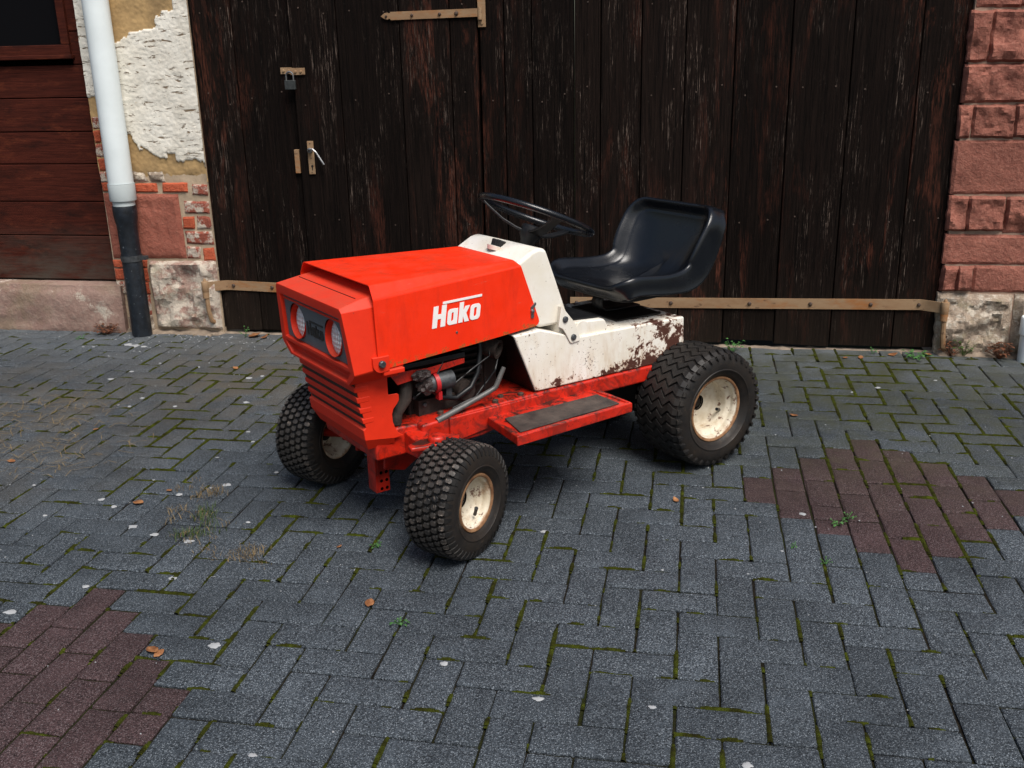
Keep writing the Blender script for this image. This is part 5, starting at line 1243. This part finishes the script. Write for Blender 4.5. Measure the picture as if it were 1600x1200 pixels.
for i, (x, y, lb, h) in enumerate(GT):
    g_ = random.Random(600+i); e = empty('grass_tuft', (x, y, 0)); tag(e, lb, 'grass', 'grass tufts in the paving joints')
    q = MB()
    for k in range(6): blades(q, g_.gauss(0, .05), g_.gauss(0, .025), 16, h*1.3, .016, g_, 1.1, .0011)
    tag(q.build('blades', 'grass' if i in (1, 2) else 'straw', e), kind='stuff')
    q = MB()
    for k in range(6): blades(q, g_.gauss(0, .06), g_.gauss(0, .03), 14, h*.8, .018, g_, 1.8, .0011)
    tag(q.build('dry_blades', 'straw', e), kind='stuff')
q = MB(); g_ = random.Random(77)
for (x, y) in [(-2.615,1.52),(-2.6,1.5),(-2.254,1.193),(-2.088,1.147),(-2.204,1.412),(-2.14,.953),(-2.374,1.43),(-2.311,1.119),(-2.379,1.547),(-2.241,1.563),(-2.5,1.3),(-2.45,1.15),(-2.0,1.05)]:
    for _ in range(22):
        cx, cy_ = x+g_.gauss(0, .13), y+g_.gauss(0, .10); a = g_.uniform(0, 6.28); L = g_.uniform(.02, .085); d = Vector((math.cos(a), math.sin(a), 0)); s_ = Vector((-d.y, d.x, 0))*.0011
        z = swell(cx, cy_)+g_.uniform(.001, .010); p = Vector((cx, cy_, z)); e_ = p+d*L+Vector((0, 0, g_.uniform(-.003, .012))); mid = (p+e_)/2+Vector((g_.uniform(-.006, .006), g_.uniform(-.006, .006), g_.uniform(0, .008)))
        q.add([p-s_, p+s_, mid-s_, mid+s_, e_-s_, e_+s_], [(0, 1, 3, 2), (2, 3, 5, 4)])
tag(q.build('straw_litter', 'straw'), 'dry straw and dead grass scattered over the paving below the stone step', 'straw', kind='stuff')
def weed(x, y, n, size, label, mat='weed', name='weed', h=.02, cat='weed', grp='small green weeds in the paving joints', z0=0):
    g_ = random.Random(int((x*13.7+y*7.1)*1000)); e = empty(name, (x, y, 0)); tag(e, label, cat, grp); q = MB(); st = MB()
    for k in range(n):
        a = 2*math.pi*k/n+g_.uniform(-.5, .5); rr = size*g_.uniform(.15, 1.0); d = Vector((math.cos(a), math.sin(a), 0)); s_ = Vector((-d.y, d.x, 0)); c = d*rr+Vector((0, 0, z0+h*g_.uniform(.3, 1.2))); L = min(size*g_.uniform(.28, .5), .024); w_ = L*.38
        q.add([c-d*L*.5, c+s_*w_+Vector((0, 0, .002)), c+d*L*.5-Vector((0, 0, .003)), c-s_*w_+Vector((0, 0, .002)), c+Vector((0, 0, .0035))], [(0, 1, 4), (1, 2, 4), (2, 3, 4), (3, 0, 4)])
        st.tube([(0, 0, z0-.003), tuple(c*.5+Vector((0, 0, .002))), tuple(c)], .0007, 4)
    q.build('leaves', mat, e); st.build('stems', mat, e)
WD = [(.415,2.70,16,.055,.05,'leafy weed at the gate foot behind the rear tyre'),(1.245,2.683,26,.075,.03,'bushy dark green weed near the right gate hinge'),(1.063,2.74,8,.03,.02,'small weed at the foot of the right gate leaf'),(-.498,.132,10,.028,.012,'small clover-like weed in a joint below the near front tyre'),(.67,.86,10,.03,.012,'tiny weed in a joint of the right red patch, lower one'),(.705,.909,9,.024,.012,'tiny weed in a joint of the right red patch, upper one'),(-.682,.529,9,.024,.016,'small weed in the joint left of the near front tyre'),(-2.975,2.593,9,.03,.012,'small weed on the paving in front of the stone step'),(.604,.607,7,.018,.01,'tiny sprout in a joint below the right red patch'),(-2.101,2.735,7,.035,.05,'green sprout beside the orange leaf at the left gate foot'),(.524,.693,6,.018,.01,'tiny sprout in a joint left of the right red patch')]
for x, y, n, sz, h, lb in WD: weed(x, y, n, sz, lb, h=h)
weed(-2.885, 2.712, 55, .09, 'rusty brown dead plant at the foot of the black pipe', 'rustleaf', 'dead_plant', .045, 'plant', 'dead plants at the wall foot')
weed(1.41, 2.735, 30, .05, 'brown withered plant under the right gate pintle', 'rustleaf', 'dead_plant', .06, 'plant', 'dead plants at the wall foot')
weed(1.62, 2.715, 55, .07, 'dark red-brown leafy clump at the foot of the sandstone wall', 'rustleaf', 'dead_plant', .07, 'plant', 'dead plants at the wall foot')
weed(1.47, 2.74, 24, .05, 'yellow-green weed climbing the rough footing stone by the gate pintle', 'grass', 'weed', .07)
